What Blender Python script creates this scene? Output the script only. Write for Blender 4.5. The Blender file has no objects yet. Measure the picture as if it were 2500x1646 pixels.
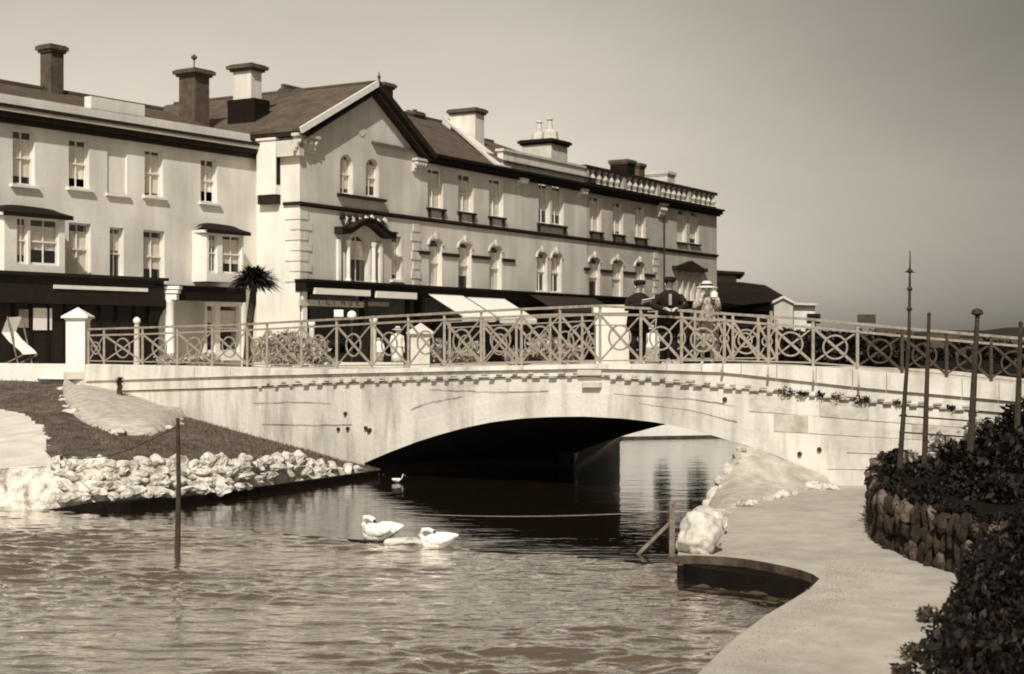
import bpy, bmesh, math, random
import numpy as np
from mathutils import Vector, Matrix, noise
from mathutils.geometry import tessellate_polygon
R = random.Random(7)
S = bpy.context.scene
COL = S.collection

# ------------------------------------------------------------------ camera, sky, sun, exposure
F, CX, HY, EYE = 3676.0, 1250.0, 835.0, 3.05      # focal length / centre / horizon in photo pixels, eye height above the water
cam = bpy.data.cameras.new('camera')
camo = bpy.data.objects.new('camera', cam)
COL.objects.link(camo)
camo.location = (0, 0, EYE)
camo.rotation_euler = (math.radians(90), 0, 0)
cam.sensor_width = 36
cam.lens = 36 * F / 2500
cam.shift_y = (HY - 823) / 2500
cam.clip_end = 9000
cam.dof.use_dof = True
cam.dof.focus_distance = 28
cam.dof.aperture_fstop = 2.2
S.camera = camo

SUN_EL, SUN_AZ = 44.0, -6.0       # azimuth of the sun: degrees left of "straight behind the camera"
world = bpy.data.worlds.new('World')
S.world = world
world.use_nodes = True
wn, wl = world.node_tree.nodes, world.node_tree.links
wn.clear()
out = wn.new('ShaderNodeOutputWorld')
bg = wn.new('ShaderNodeBackground')
sky = wn.new('ShaderNodeTexSky')
sky.sky_type = 'NISHITA'
sky.sun_disc = False
sky.sun_elevation = math.radians(SUN_EL)
sky.sun_rotation = math.radians(180 - SUN_AZ * -1)
sky.air_density = 1.2
sky.dust_density = 1.5
bw = wn.new('ShaderNodeRGBToBW')
tint = wn.new('ShaderNodeMix'); tint.data_type = 'RGBA'; tint.blend_type = 'MULTIPLY'
tint.inputs['Factor'].default_value = 1
tint.inputs['B'].default_value = (1.0, .91, .765, 1)
# thin broken overcast, plus lens vignetting painted into the sky as darkening rightward
tc = wn.new('ShaderNodeTexCoord')
ns = wn.new('ShaderNodeTexNoise'); ns.inputs['Scale'].default_value = 2.2; ns.inputs['Detail'].default_value = 9; ns.inputs['Roughness'].default_value = .62
mp = wn.new('ShaderNodeMapping'); mp.inputs['Scale'].default_value = (1, 1, 2.5)
wl.new(tc.outputs['Generated'], mp.inputs['Vector']); wl.new(mp.outputs['Vector'], ns.inputs['Vector'])
sp = wn.new('ShaderNodeSeparateXYZ'); wl.new(tc.outputs['Generated'], sp.inputs[0])
mr = wn.new('ShaderNodeMapRange'); mr.interpolation_type = 'SMOOTHSTEP'
mr.inputs['From Min'].default_value = .0; mr.inputs['From Max'].default_value = .44
mr.inputs['To Min'].default_value = 1.0; mr.inputs['To Max'].default_value = .37
xz = wn.new('ShaderNodeMath'); xz.operation = 'MULTIPLY_ADD'; xz.inputs[1].default_value = .32
wl.new(sp.outputs['Z'], xz.inputs[0]); wl.new(sp.outputs['X'], xz.inputs[2]); wl.new(xz.outputs[0], mr.inputs['Value'])
mr2 = wn.new('ShaderNodeMapRange')
mr2.inputs['From Min'].default_value = .3; mr2.inputs['From Max'].default_value = .7
mr2.inputs['To Min'].default_value = .86; mr2.inputs['To Max'].default_value = 1.08
wl.new(ns.outputs['Fac'], mr2.inputs['Value'])
mu = wn.new('ShaderNodeMath'); mu.operation = 'MULTIPLY'
wl.new(mr.outputs[0], mu.inputs[0]); wl.new(mr2.outputs[0], mu.inputs[1])
mu2 = wn.new('ShaderNodeMath'); mu2.operation = 'MULTIPLY'
wl.new(sky.outputs[0], bw.inputs[0]); wl.new(bw.outputs[0], mu2.inputs[0]); wl.new(mu.outputs[0], mu2.inputs[1])
wl.new(mu2.outputs[0], tint.inputs['A'])
wl.new(tint.outputs['Result'], bg.inputs['Color'])
bg.inputs['Strength'].default_value = 0.125
wl.new(bg.outputs[0], out.inputs[0])

sl = bpy.data.lights.new('sun', 'SUN')
sl.energy = 4.1
sl.angle = math.radians(0.6)
sl.color = (1.0, .975, .925)
so = bpy.data.objects.new('sun', sl)
COL.objects.link(so)
az, el = math.radians(SUN_AZ), math.radians(SUN_EL)
SUND = Vector((math.sin(az) * math.cos(el), -math.cos(az) * math.cos(el), math.sin(el)))
so.rotation_euler = SUND.to_track_quat('Z', 'Y').to_euler()
so.location = (0, -20, 60)
S.view_settings.view_transform = 'Standard'
S.view_settings.look = 'None'
S.view_settings.exposure = 0.14
S.view_settings.gamma = 1
S.view_settings.use_curve_mapping = False
S.render.engine = 'CYCLES'
S.cycles.max_bounces = 5
S.cycles.filter_width = 1.9

# ------------------------------------------------------------------ photo geometry helpers
def P(px, py, d):
    return Vector(((px - CX) / F * d, d, EYE + (HY - py) / F * d))
def G(px, py, z=0.0):
    d = (EYE - z) * F / (py - HY)
    return Vector(((px - CX) / F * d, d, z))
def ZP(py, d): return EYE + (HY - py) / F * d

ORD = ['first', 'second', 'third', 'fourth', 'fifth', 'sixth', 'seventh', 'eighth', 'ninth', 'tenth', 'eleventh', 'last']
# ------------------------------------------------------------------ materials
def sep(L):
    """sepia print tone of luminance L"""
    ks = [(0, .60, .34), (.03, .68, .44), (.15, .80, .60), (.4, .90, .755), (.8, .95, .85)]
    for i in range(len(ks) - 1):
        if L <= ks[i + 1][0] or i == len(ks) - 2:
            a, b = ks[i], ks[i + 1]
            f = min(1, max(0, (L - a[0]) / (b[0] - a[0])))
            g, bl = a[1] + (b[1] - a[1]) * f, a[2] + (b[2] - a[2]) * f
            break
    r = L / (.2126 + .7152 * g + .0722 * bl)
    return (r, r * g, r * bl, 1)
MATS = {}
def mat(name, L, L2=None, rough=.85, scale=1.5, bump=.0, bscale=12, streak=False, island=0.0, spec=.3, detail=6, contrast=(.35, .65), extra=None):
    if name in MATS: return MATS[name]
    m = bpy.data.materials.new(name); MATS[name] = m
    m.use_nodes = True
    n, l = m.node_tree.nodes, m.node_tree.links
    b = n['Principled BSDF']
    b.inputs['Roughness'].default_value = rough
    b.inputs['Specular IOR Level'].default_value = spec
    L2 = L if L2 is None else L2
    co = n.new('ShaderNodeNewGeometry')
    ma = n.new('ShaderNodeMapping')
    ma.inputs['Scale'].default_value = (1, 1, .16) if streak else (1, 1, 1)
    l.new(co.outputs['Position'], ma.inputs['Vector'])
    t = n.new('ShaderNodeTexNoise'); t.inputs['Scale'].default_value = scale; t.inputs['Detail'].default_value = detail
    t.inputs['Roughness'].default_value = .62
    l.new(ma.outputs[0], t.inputs['Vector'])
    r = n.new('ShaderNodeValToRGB')
    r.color_ramp.elements[0].position = contrast[0]; r.color_ramp.elements[1].position = contrast[1]
    r.color_ramp.elements[0].color = sep(L2); r.color_ramp.elements[1].color = sep(L)
    l.new(t.outputs['Fac'], r.inputs['Fac'])
    col = r.outputs['Color']
    if extra:      # second, larger blotches of wear: (scale, dark factor)
        t2 = n.new('ShaderNodeTexNoise'); t2.inputs['Scale'].default_value = extra[0]; t2.inputs['Detail'].default_value = 3
        l.new(co.outputs['Position'], t2.inputs['Vector'])
        q = n.new('ShaderNodeMapRange'); q.inputs['From Min'].default_value = .42; q.inputs['From Max'].default_value = .7
        q.inputs['To Min'].default_value = 1; q.inputs['To Max'].default_value = extra[1]
        l.new(t2.outputs['Fac'], q.inputs['Value'])
        x = n.new('ShaderNodeVectorMath'); x.operation = 'SCALE'
        l.new(col, x.inputs[0]); l.new(q.outputs[0], x.inputs['Scale'])
        col = x.outputs[0]
    if island:
        q = n.new('ShaderNodeMapRange'); q.inputs['To Min'].default_value = 1 - island; q.inputs['To Max'].default_value = 1 + island
        l.new(co.outputs['Random Per Island'], q.inputs['Value'])
        x = n.new('ShaderNodeVectorMath'); x.operation = 'SCALE'
        l.new(col, x.inputs[0]); l.new(q.outputs[0], x.inputs['Scale'])
        col = x.outputs[0]
    l.new(col, b.inputs['Base Color'])
    if bump:
        t3 = n.new('ShaderNodeTexNoise'); t3.inputs['Scale'].default_value = bscale; t3.inputs['Detail'].default_value = 5
        l.new(co.outputs['Position'], t3.inputs['Vector'])
        bp = n.new('ShaderNodeBump'); bp.inputs['Strength'].default_value = bump; bp.inputs['Distance'].default_value = .04
        l.new(t3.outputs['Fac'], bp.inputs['Height']); l.new(bp.outputs[0], b.inputs['Normal'])
    return m
def glass(name, tintL=.02):
    if name in MATS: return MATS[name]
    m = bpy.data.materials.new(name); MATS[name] = m; m.use_nodes = True
    n, l = m.node_tree.nodes, m.node_tree.links
    n.clear()
    o = n.new('ShaderNodeOutputMaterial'); mx = n.new('ShaderNodeMixShader')
    tr = n.new('ShaderNodeBsdfTransparent'); tr.inputs['Color'].default_value = (.95, .93, .9, 1)
    gl = n.new('ShaderNodeBsdfGlossy'); gl.inputs['Roughness'].default_value = .04
    gl.inputs['Color'].default_value = (.9, .86, .8, 1)
    mx.inputs[0].default_value = .13
    l.new(tr.outputs[0], mx.inputs[1]); l.new(gl.outputs[0], mx.inputs[2])
    l.new(mx.outputs[0], o.inputs[0])
    return m
def water_mat(name, L, rough, bumps, sp_=.5):
    m = bpy.data.materials.new(name); m.use_nodes = True
    n, l = m.node_tree.nodes, m.node_tree.links
    b = n['Principled BSDF']
    b.inputs['Base Color'].default_value = sep(L)
    b.inputs['Roughness'].default_value = rough
    b.inputs['IOR'].default_value = 1.36 if L < .04 else 1.85
    b.inputs['Specular IOR Level'].default_value = sp_
    co = n.new('ShaderNodeNewGeometry')
    prev = None
    for sc, st, asp in bumps:
        ma = n.new('ShaderNodeMapping'); ma.inputs['Scale'].default_value = (1 / asp, 1, 1)
        ma.inputs['Rotation'].default_value = (0, 0, .12)
        l.new(co.outputs['Position'], ma.inputs['Vector'])
        t = n.new('ShaderNodeTexNoise'); t.inputs['Scale'].default_value = sc; t.inputs['Detail'].default_value = 3
        l.new(ma.outputs[0], t.inputs['Vector'])
        bp = n.new('ShaderNodeBump'); bp.inputs['Strength'].default_value = 1; bp.inputs['Distance'].default_value = st
        l.new(t.outputs['Fac'], bp.inputs['Height'])
        if prev: l.new(prev, bp.inputs['Normal'])
        prev = bp.outputs[0]
    l.new(prev, b.inputs['Normal'])
    if L > .04:      # murky body seen through steep faces, sky mirrored by grazing ones
        g = n.new('ShaderNodeBsdfGlossy'); g.inputs['Roughness'].default_value = rough; g.inputs['Color'].default_value = (.95, .93, .9, 1)
        l.new(prev, g.inputs['Normal'])
        f = n.new('ShaderNodeFresnel'); f.inputs['IOR'].default_value = 1.33; l.new(prev, f.inputs['Normal'])
        q = n.new('ShaderNodeMapRange'); q.interpolation_type = 'SMOOTHSTEP'
        q.inputs['From Min'].default_value = .09; q.inputs['From Max'].default_value = .24; q.inputs['To Min'].default_value = .03; q.inputs['To Max'].default_value = .97
        l.new(f.outputs[0], q.inputs['Value'])
        d = n.new('ShaderNodeBsdfDiffuse'); d.inputs['Color'].default_value = sep(L); l.new(prev, d.inputs['Normal'])
        x = n.new('ShaderNodeMixShader'); l.new(q.outputs[0], x.inputs[0]); l.new(d.outputs[0], x.inputs[1]); l.new(g.outputs[0], x.inputs[2])
        l.new(x.outputs[0], n['Material Output'].inputs['Surface'])
    return m

M_white = mat('white_painted_stucco', .76, .60, scale=1.1, bump=.25, streak=True, extra=(.6, .84), detail=9)
M_trim = mat('white_paint_trim', .76, .66, rough=.6, scale=3)
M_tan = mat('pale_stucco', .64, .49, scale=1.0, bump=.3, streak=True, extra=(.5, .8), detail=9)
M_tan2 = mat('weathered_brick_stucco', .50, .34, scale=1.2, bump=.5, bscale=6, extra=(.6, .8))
M_stone = mat('dressed_stone', .58, .42, scale=2, bump=.3)
M_darkpaint = mat('dark_painted_timber', .010, .006, rough=.75, scale=4, spec=.15)
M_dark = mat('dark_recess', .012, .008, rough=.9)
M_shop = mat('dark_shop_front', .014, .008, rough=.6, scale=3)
M_cornice = mat('dark_moulding', .022, .012, rough=.8, scale=3, spec=.15)
M_slate = mat('roof_slate', .10, .055, rough=.7, scale=3, bump=.5, bscale=5, extra=(.8, .65))
M_slate2 = mat('roof_slate_dark', .085, .05, rough=.7, scale=3, bump=.5, bscale=5)
M_chim = mat('brown_chimney_render', .09, .05, scale=3, bump=.4)
M_chimw = mat('white_chimney_render', .66, .5, scale=2, bump=.3, streak=True)
M_conc = mat('bridge_concrete', .62, .36, scale=2.6, bump=.35, bscale=9, streak=True, contrast=(.30, .54), extra=(.7, .7), detail=10)
M_conc2 = mat('bridge_concrete_rough', .52, .3, scale=3, bump=.7, bscale=7, contrast=(.3, .6), extra=(.8, .7))
M_vault = mat('shade_dark_vault_stone', .012, .006, scale=3, bump=.6, bscale=5)  # kept near black to deepen the shade under the arch
M_path = mat('cement_path', .43, .33, rough=.9, scale=2.6, bump=.35, bscale=40, extra=(.45, .8), detail=10)
M_pathside = mat('wet_side_and_shade', .007, .003, rough=.6, scale=3, bump=.5, spec=.1)  # also colours the waterline shade strip and the reflection ledge
M_algae = mat('algae_stain', .07, .02, rough=.7, scale=5, bump=.5)
M_rock = mat('whitewashed_rock', .58, .22, scale=5, bump=1.0, bscale=14, contrast=(.36, .52), island=.08, extra=(1.6, .75), detail=9)
M_rockd = mat('dark_rockery_stone', .022, .005, scale=7, bump=1.0, bscale=9, island=.5)
M_grass = mat('mown_grass_bank', .15, .05, scale=2.5, bump=1, bscale=30, extra=(.9, .6), detail=10)
M_blade = mat('grass_blades', .12, .07, scale=6, island=.45)
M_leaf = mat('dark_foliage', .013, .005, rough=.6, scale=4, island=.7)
M_leaf2 = mat('mid_foliage', .09, .03, rough=.6, scale=4, island=.6)
M_leaf3 = mat('pale_flowering_foliage', .46, .2, rough=.7, scale=5, island=.5)
M_bark = mat('bark', .05, .02, scale=10, bump=1)
M_rail = mat('pale_painted_iron', .30, .2, rough=.6, scale=9, bump=.3)
M_railshade = mat('shaded_rail_iron', .06, .03, rough=.8, scale=9, bump=.3)  # railing iron darkened for tree shade on the right-hand bays
M_hand = mat('worn_handrail', .30, .16, rough=.5, scale=9)
M_soil = mat('garden_soil', .007, .003, scale=5, bump=1, spec=.1)
M_street = mat('street_surface', .46, .38, scale=1, bump=.2)
M_canvas = mat('white_canvas', .74, .68, rough=.9, scale=2)
M_canvasd = mat('dark_canvas', .02, .012, rough=.9, scale=4)
M_glass = glass('window_glass')
M_blind = mat('window_blind', .78, .66, rough=.9, scale=1.3)
M_wood = mat('grey_weathered_wood', .2, .1, scale=9, bump=.5)
M_darkwood = mat('dark_wet_wood', .04, .02, scale=9, bump=.5)
M_skin = mat('skin', .5, .44, rough=.6, scale=6)
M_suit = mat('black_wool_cloth', .012, .008, rough=.9, scale=20)
M_print = mat('printed_dress_cloth', .42, .13, rough=.9, scale=22, contrast=(.42, .56), detail=2)
M_hat = mat('pale_straw', .6, .5, scale=20)
M_shirt = mat('white_shirt_cloth', .75, .65, scale=9)
M_paper = mat('paper', .8, .75)
M_iron = mat('dark_iron', .03, .02, rough=.5)
M_farw = mat('far_house_wall', .2, .12, scale=.5)
M_farr = mat('far_house_roof', .05, .035, scale=.5)
M_hill = mat('far_wooded_hill', .014, .006, scale=.12, bump=1, bscale=1)
M_letter = mat('sign_lettering', .16, .12)

# ------------------------------------------------------------------ mesh helpers
def wloc(o):
    v = Vector((0, 0, 0))
    while o is not None:
        v += o.location; o = o.parent
    return v
def tag(o, label=None, cat=None, group=None, kind=None):
    if label: o['label'] = label
    if cat: o['category'] = cat
    if group: o['group'] = group
    if kind: o['kind'] = kind
    return o
def thing(name, loc, label, cat, group=None):
    o = bpy.data.objects.new(name, None); COL.objects.link(o)
    o.location = loc; o.empty_display_size = .3
    return tag(o, label, cat, group)
class MB:
    def __init__(s): s.v = []; s.f = []
    def face(s, pts):
        i = len(s.v); s.v += [Vector(p) for p in pts]; s.f.append(tuple(range(i, i + len(pts)))); return s
    def hexa(s, o, a, b, c):
        o, a, b, c = Vector(o), Vector(a), Vector(b), Vector(c)
        i = len(s.v)
        s.v += [o, o + a, o + a + b, o + b, o + c, o + a + c, o + a + b + c, o + b + c]
        for q in ((0, 3, 2, 1), (4, 5, 6, 7), (0, 1, 5, 4), (1, 2, 6, 5), (2, 3, 7, 6), (3, 0, 4, 7)):
            s.f.append(tuple(i + k for k in q))
        return s
    def box(s, c, d):
        c = Vector(c); d = Vector(d)
        return s.hexa(c - d / 2, (d.x, 0, 0), (0, d.y, 0), (0, 0, d.z))
    def bar(s, p, q, w, h=None, up=(0, 0, 1)):
        p, q = Vector(p), Vector(q); h = h or w
        d = q - p
        x = d.cross(Vector(up))
        if x.length < 1e-6: x = d.cross(Vector((1, 0, 0)))
        x.normalize(); y = x.cross(d).normalized()
        return s.hexa(p - x * w / 2 - y * h / 2, d, x * w, y * h)
    def loft(s, rings, cap=True, close=True):
        i = len(s.v); n = len(rings[0])
        for r in rings: s.v += [Vector(p) for p in r]
        for k in range(len(rings) - 1):
            for j in range(n if close else n - 1):
                a = i + k * n + j; b = i + k * n + (j + 1) % n
                s.f.append((a, b, b + n, a + n))
        if cap:
            s.f.append(tuple(i + j for j in reversed(range(n))))
            s.f.append(tuple(i + (len(rings) - 1) * n + j for j in range(n)))
        return s
    def tube(s, pts, rs, n=8, cap=True):
        pts = [Vector(p) for p in pts]
        if not isinstance(rs, (list, tuple)): rs = [rs] * len(pts)
        rings = []
        ref = None
        for k, p in enumerate(pts):
            d = (pts[min(k + 1, len(pts) - 1)] - pts[max(k - 1, 0)]).normalized()
            if ref is None:
                ref = Vector((0, 0, 1)) if abs(d.z) < .9 else Vector((1, 0, 0))
            x = d.cross(ref).normalized(); y = d.cross(x).normalized()
            ref = y.cross(d) if False else ref
            rings.append([p + (x * math.cos(2 * math.pi * j / n) + y * math.sin(2 * math.pi * j / n)) * rs[k] for j in range(n)])
        return s.loft(rings, cap)
    def lathe(s, c, prof, n=12):
        c = Vector(c)
        return s.loft([[c + Vector((r * math.cos(2 * math.pi * j / n), r * math.sin(2 * math.pi * j / n), z)) for j in range(n)] for r, z in prof])
    def prism(s, poly, vec):
        poly = [Vector(p) for p in poly]; vec = Vector(vec); n = len(poly); i = len(s.v)
        s.v += poly + [p + vec for p in poly]
        s.f.append(tuple(i + j for j in reversed(range(n)))); s.f.append(tuple(i + n + j for j in range(n)))
        for j in range(n):
            k = (j + 1) % n; s.f.append((i + j, i + k, i + n + k, i + n + j))
        return s
    def sheet(s, poly):
        poly = [Vector(p) for p in poly]; i = len(s.v); s.v += poly
        for t in tessellate_polygon([poly]): s.f.append(tuple(i + j for j in t))
        return s
    def build(s, name, m, parent=None, loc=None, smooth=False, label=None, kind=None, recalc=True):
        base = wloc(parent) if parent else Vector((0, 0, 0))
        off = Vector(loc) if loc is not None else base
        me = bpy.data.meshes.new(name)
        me.from_pydata([tuple(v - off) for v in s.v], [], s.f)
        if recalc:
            bm = bmesh.new(); bm.from_mesh(me); bmesh.ops.recalc_face_normals(bm, faces=bm.faces); bm.to_mesh(me); bm.free()
        if smooth:
            me.polygons.foreach_set('use_smooth', [True] * len(me.polygons))
        me.materials.append(m)
        o = bpy.data.objects.new(name, me); COL.objects.link(o)
        if parent: o.parent = parent
        o.location = (off - base) if loc is not None else (0, 0, 0)
        if kind: o['kind'] = kind
        if label: o['label'] = label
        return o

def rock_mesh(name, seed, m, sub=2, rough=.3, cuts=9):
    rr = random.Random(seed * 7 + 1)
    bm = bmesh.new(); bmesh.ops.create_icosphere(bm, subdivisions=sub, radius=1)
    pl_ = [(Vector((rr.gauss(0, 1), rr.gauss(0, 1), rr.gauss(0, 1))).normalized(), rr.uniform(.55, .88)) for _ in range(cuts)]
    for v in bm.verts:
        for n_, d_ in pl_:
            e = v.co.dot(n_) - d_
            if e > 0: v.co -= n_ * e * .92
        k = 1 + rough * .5 * noise.noise(v.co * 1.3 + Vector((seed * 3.1, seed, 0))) + rough * .35 * noise.noise(v.co * 4 + Vector((0, seed * 2.3, 5)))
        v.co *= k * 1.12
    me = bpy.data.meshes.new(name); bm.to_mesh(me); bm.free()
    me.polygons.foreach_set('use_smooth', [sub > 3] * len(me.polygons))
    me.materials.append(m)
    return me
def put(name, me, parent, loc, scale, rot=(0, 0, 0)):
    o = bpy.data.objects.new(name, me); COL.objects.link(o)
    if parent: o.parent = parent; o.location = Vector(loc) - wloc(parent)
    else: o.location = loc
    o.scale = scale; o.rotation_euler = rot
    return o

def leaves(mb, blobs, n, size, thin=.5, up=0.0):
    tot = sum(b[1][0] * b[1][1] * b[1][2] for b in blobs)
    for c, r in blobs:
        k = int(n * (r[0] * r[1] * r[2]) / tot)
        for _ in range(k):
            d = Vector((R.gauss(0, 1), R.gauss(0, 1), R.gauss(0, 1))).normalized()
            q = R.random() ** .45 * (1 + .28 * noise.noise(d * 2.3 + Vector(c)))
            p = Vector(c) + Vector((d.x * r[0], d.y * r[1], d.z * r[2])) * q
            a = Vector((R.gauss(0, 1), R.gauss(0, 1), R.gauss(0, 1) + up)).normalized()
            b = a.cross(Vector((R.random(), R.random(), R.random()))).normalized()
            s_ = size * R.choice((.45, .7, .9, 1.0, 1.2, 1.7))
            mb.face([p - a * s_, p + b * s_ * thin, p + a * s_, p - b * s_ * thin])

# ------------------------------------------------------------------ the line of the bridge face in plan
_kx = np.array([-200, 188, 400, 600, 818, 918, 1171, 1562, 1800, 1985, 2200, 2500, 2800], float)
_kd = np.array([44.5, 41, 39.4, 37.6, 35.2, 34.2, 32.0, 29.9, 29.2, 28.9, 28.75, 28.6, 28.5], float)
_fx = np.arange(-200, 2801, 10.0)
_fd = np.interp(_fx, _kx, _kd)
for _ in range(3):
    _fd = np.convolve(np.pad(_fd, 6, 'edge'), np.ones(13) / 13, 'valid')
def D(px): return float(np.interp(px, _fx, _fd))
def plan(px):
    d = D(px); return Vector(((px - CX) / F * d, d, 0))
def nrm(px):
    t = plan(px + 12) - plan(px - 12); t.normalize()
    return Vector((t.y, -t.x, 0))
def FB(px, py=None, o=0.0, z=None):
    p = plan(px); p.z = ZP(py, D(px)) if z is None else z
    return p + nrm(px) * o
BW = Vector((4.88, 2.1, 0)) * .96       # the barrel runs this way through the bridge
def I(xs, ys): return lambda px: float(np.interp(px, xs, ys))
y_hand = I([213, 348, 600, 900, 1250, 1453, 1620, 1768, 1971, 2221, 2500, 2700], [804, 800, 792, 775, 756, 747, 755, 766, 779, 803, 827, 845])
y_sub = I([213, 348, 600, 818, 904, 1081, 1171, 1364, 1562, 1771, 1985, 2200, 2500, 2700], [819, 816, 806, 795, 790, 781, 776, 768, 769, 783, 800, 820, 846, 864])
y_base = I([180, 213, 500, 700, 818, 1000, 1171, 1430, 1562, 1771, 1985, 2100, 2500, 2700], [888, 888, 893, 898, 900, 898, 893, 888, 887, 887, 893, 902, 939, 953])
y_led = I([165, 213, 600, 900, 1171, 1430, 1562, 1771, 1985, 2100, 2500, 2700], [930, 927, 915, 908, 902, 897, 899, 906, 930, 943, 979, 996])
y_str = I([165, 213, 600, 760, 1000, 1260, 1430, 1600, 1700, 1990, 2100, 2500, 2700], [962, 958, 947, 938, 930, 921, 920, 930, 940, 966, 978, 1014, 1030])
arch = I([890, 950, 1018, 1075, 1133, 1200, 1271, 1344, 1424, 1523, 1600, 1680, 1811, 1900, 2010], [1131, 1105, 1079, 1061, 1045, 1031, 1022, 1018, 1017, 1022, 1031, 1046, 1084, 1115, 1163])

# ================================================================== GROUND, WATER
def setting(mb, name, m, **k):
    o = mb.build(name, m, **k); o['kind'] = 'structure'; return o
base_z = -.9
setting(MB().sheet([(-3000, -60, base_z), (3000, -60, base_z), (3000, 6000, base_z), (-3000, 6000, base_z)]), 'ground', M_soil)

# weir line in the stream: smooth pool above, rippled water below
weir_px = [(60, 1246), (180, 1252), (500, 1288), (880, 1318), (1113, 1338), (1400, 1358), (1560, 1372), (1700, 1382)]
weir = [G(x, y, 0) for x, y in weir_px]
wx = [-40] + [p.x for p in weir] + [12]; wy = [30] + [p.y for p in weir] + [19.5]
def weirY(x): return float(np.interp(x, wx, wy))
M_w1 = water_mat('still_pool_water', .008, .02, [(1.4, .014, 2.5), (6, .006, 3.5)], 1.0)
M_w2 = water_mat('rippled_stream_water', .07, .03, [(3.5, .03, 2.2), (11, .014, 2.4), (26, .004, 2)], 1.0)
# upper pool
up = MB()
xs = np.linspace(-40, 12, 60)
for i in range(len(xs) - 1):
    a, b = xs[i], xs[i + 1]
    up.face([(a, weirY(a), 0), (b, weirY(b), 0), (b, 58, 0), (a, 58, 0)])
up.face([(12, 19.5, 0), (60, 19.5, 0), (60, 110, 0), (12, 110, 0)])
up.face([(-40, 58, 0), (12, 58, 0), (12, 110, 0), (-40, 110, 0)])
setting(up, 'pool_water', M_w1)
# lower water with real ripples
nx, ny = 460, 560
X = np.linspace(-17, 8, nx)
V = np.linspace(0, 1, ny)
WY = np.array([weirY(x) + .02 for x in X])
XX = np.repeat(X[None, :], ny, 0)
Y0 = 4.0
YY = Y0 + (WY[None, :] - Y0) * V[:, None]
rg = np.random.RandomState(3)
def vnoise(x, y, seed):
    r = np.random.RandomState(seed); g = r.rand(256, 256)
    xi = np.floor(x).astype(int); yi = np.floor(y).astype(int); fx = x - xi; fy = y - yi
    fx = fx * fx * (3 - 2 * fx); fy = fy * fy * (3 - 2 * fy)
    a = g[yi % 256, xi % 256]; b = g[yi % 256, (xi + 1) % 256]; c = g[(yi + 1) % 256, xi % 256]; d = g[(yi + 1) % 256, (xi + 1) % 256]
    return (a * (1 - fx) + b * fx) * (1 - fy) + (c * (1 - fx) + d * fx) * fy - .5
wob = vnoise(XX * .5, YY * .5, 1) * 1.2
ZZ = .032 * vnoise(XX * 1.1 + wob + 50, YY * 2.6 + wob * 2 + 50, 2) + .042 * vnoise(XX * 2.5 + wob * 2 + 9, YY * 6.2 + wob * 2 + 9, 4) \
   + .022 * vnoise(XX * 5.5 + 7 + wob * 3, YY * 12 + 7, 5) + .008 * vnoise(XX * 11 + 3, YY * 19 + 3, 6)
ZZ = ZZ * (.35 + 1.5 * np.clip(vnoise(XX * .28 + 30, YY * .7 + 12, 8) + .5, 0, 1) ** 1.5)
ZZ = ZZ - .035 * (1 - V[:, None] ** 12)
verts = np.stack([XX, YY, ZZ], -1).reshape(-1, 3)
idx = np.arange(nx * ny).reshape(ny, nx)
faces = np.stack([idx[:-1, :-1], idx[:-1, 1:], idx[1:, 1:], idx[1:, :-1]], -1).reshape(-1, 4)
me = bpy.data.meshes.new('stream_water'); me.from_pydata(verts.tolist(), [], faces.tolist())
me.polygons.foreach_set('use_smooth', [True] * len(me.polygons)); me.materials.append(M_w2)
o = bpy.data.objects.new('stream_water', me); COL.objects.link(o); o['kind'] = 'structure'
# weir sill
w = MB()
for i in range(len(weir) - 1):
    w.bar(weir[i] - Vector((0, 0, .055)), weir[i + 1] - Vector((0, 0, .055)), .16, .1)
tag(w.build('weir_sill', M_pathside), 'low dark stone sill across the stream where the smooth water breaks into ripples', 'weir')

# street level behind the bridge
ZS = 2.02
fb = lambda px: Vector((*(plan(px) + BW).xy, ZS))
st = [(-400, 46, ZS), (-60, 46, ZS), G(-300, 918, ZS), G(0, 914, ZS), Vector((*plan(100).xy, ZS)), Vector((*plan(165).xy, ZS))]
st += [Vector((*(plan(p) - nrm(p) * .3).xy, ZS)) for p in (250, 400, 600, 750, 880)]
st += [(-2.9, 34.6, ZS), (1.8, 36.7, ZS), (3.4, 47.4, ZS), (9.5, 49.0, ZS), (40, 78, ZS), (90, 110, ZS), (3000, 400, ZS), (3000, 5800, ZS), (-3000, 5800, ZS), (-3000, 46, ZS)]
setting(MB().sheet(st), 'street', M_street)
# channel walls behind the bridge
cw = MB()
ch = [Vector((1.45, 36.05, 0)), Vector((3.4, 47.4, 0)), Vector((9.5, 49.0, 0)), Vector((40, 78, 0)), Vector((90, 110, 0))]
for i in range(len(ch) - 1):
    a, b = ch[i], ch[i + 1]
    d_ = (b - a).normalized(); nn = Vector((-d_.y, d_.x, 0)) * .35
    if i == 0:
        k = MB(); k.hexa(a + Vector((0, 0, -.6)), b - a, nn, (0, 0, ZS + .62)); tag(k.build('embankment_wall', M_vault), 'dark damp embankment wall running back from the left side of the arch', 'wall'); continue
    cw.hexa(a + Vector((0, 0, -.6)), b - a, nn, (0, 0, ZS + .62))
k = MB()
for i in range(len(ch) - 1):
    a, b = ch[i], ch[i + 1]; d_ = (b - a).normalized(); nn = Vector((d_.y, -d_.x, 0)) * .06
    k.hexa(a + Vector((0, 0, -.5)), b - a, nn, (0, 0, .57))
tag(k.build('wet_wall_foot', M_algae), 'dark wet foot of the embankment wall beyond the arch', 'footing')
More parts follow.
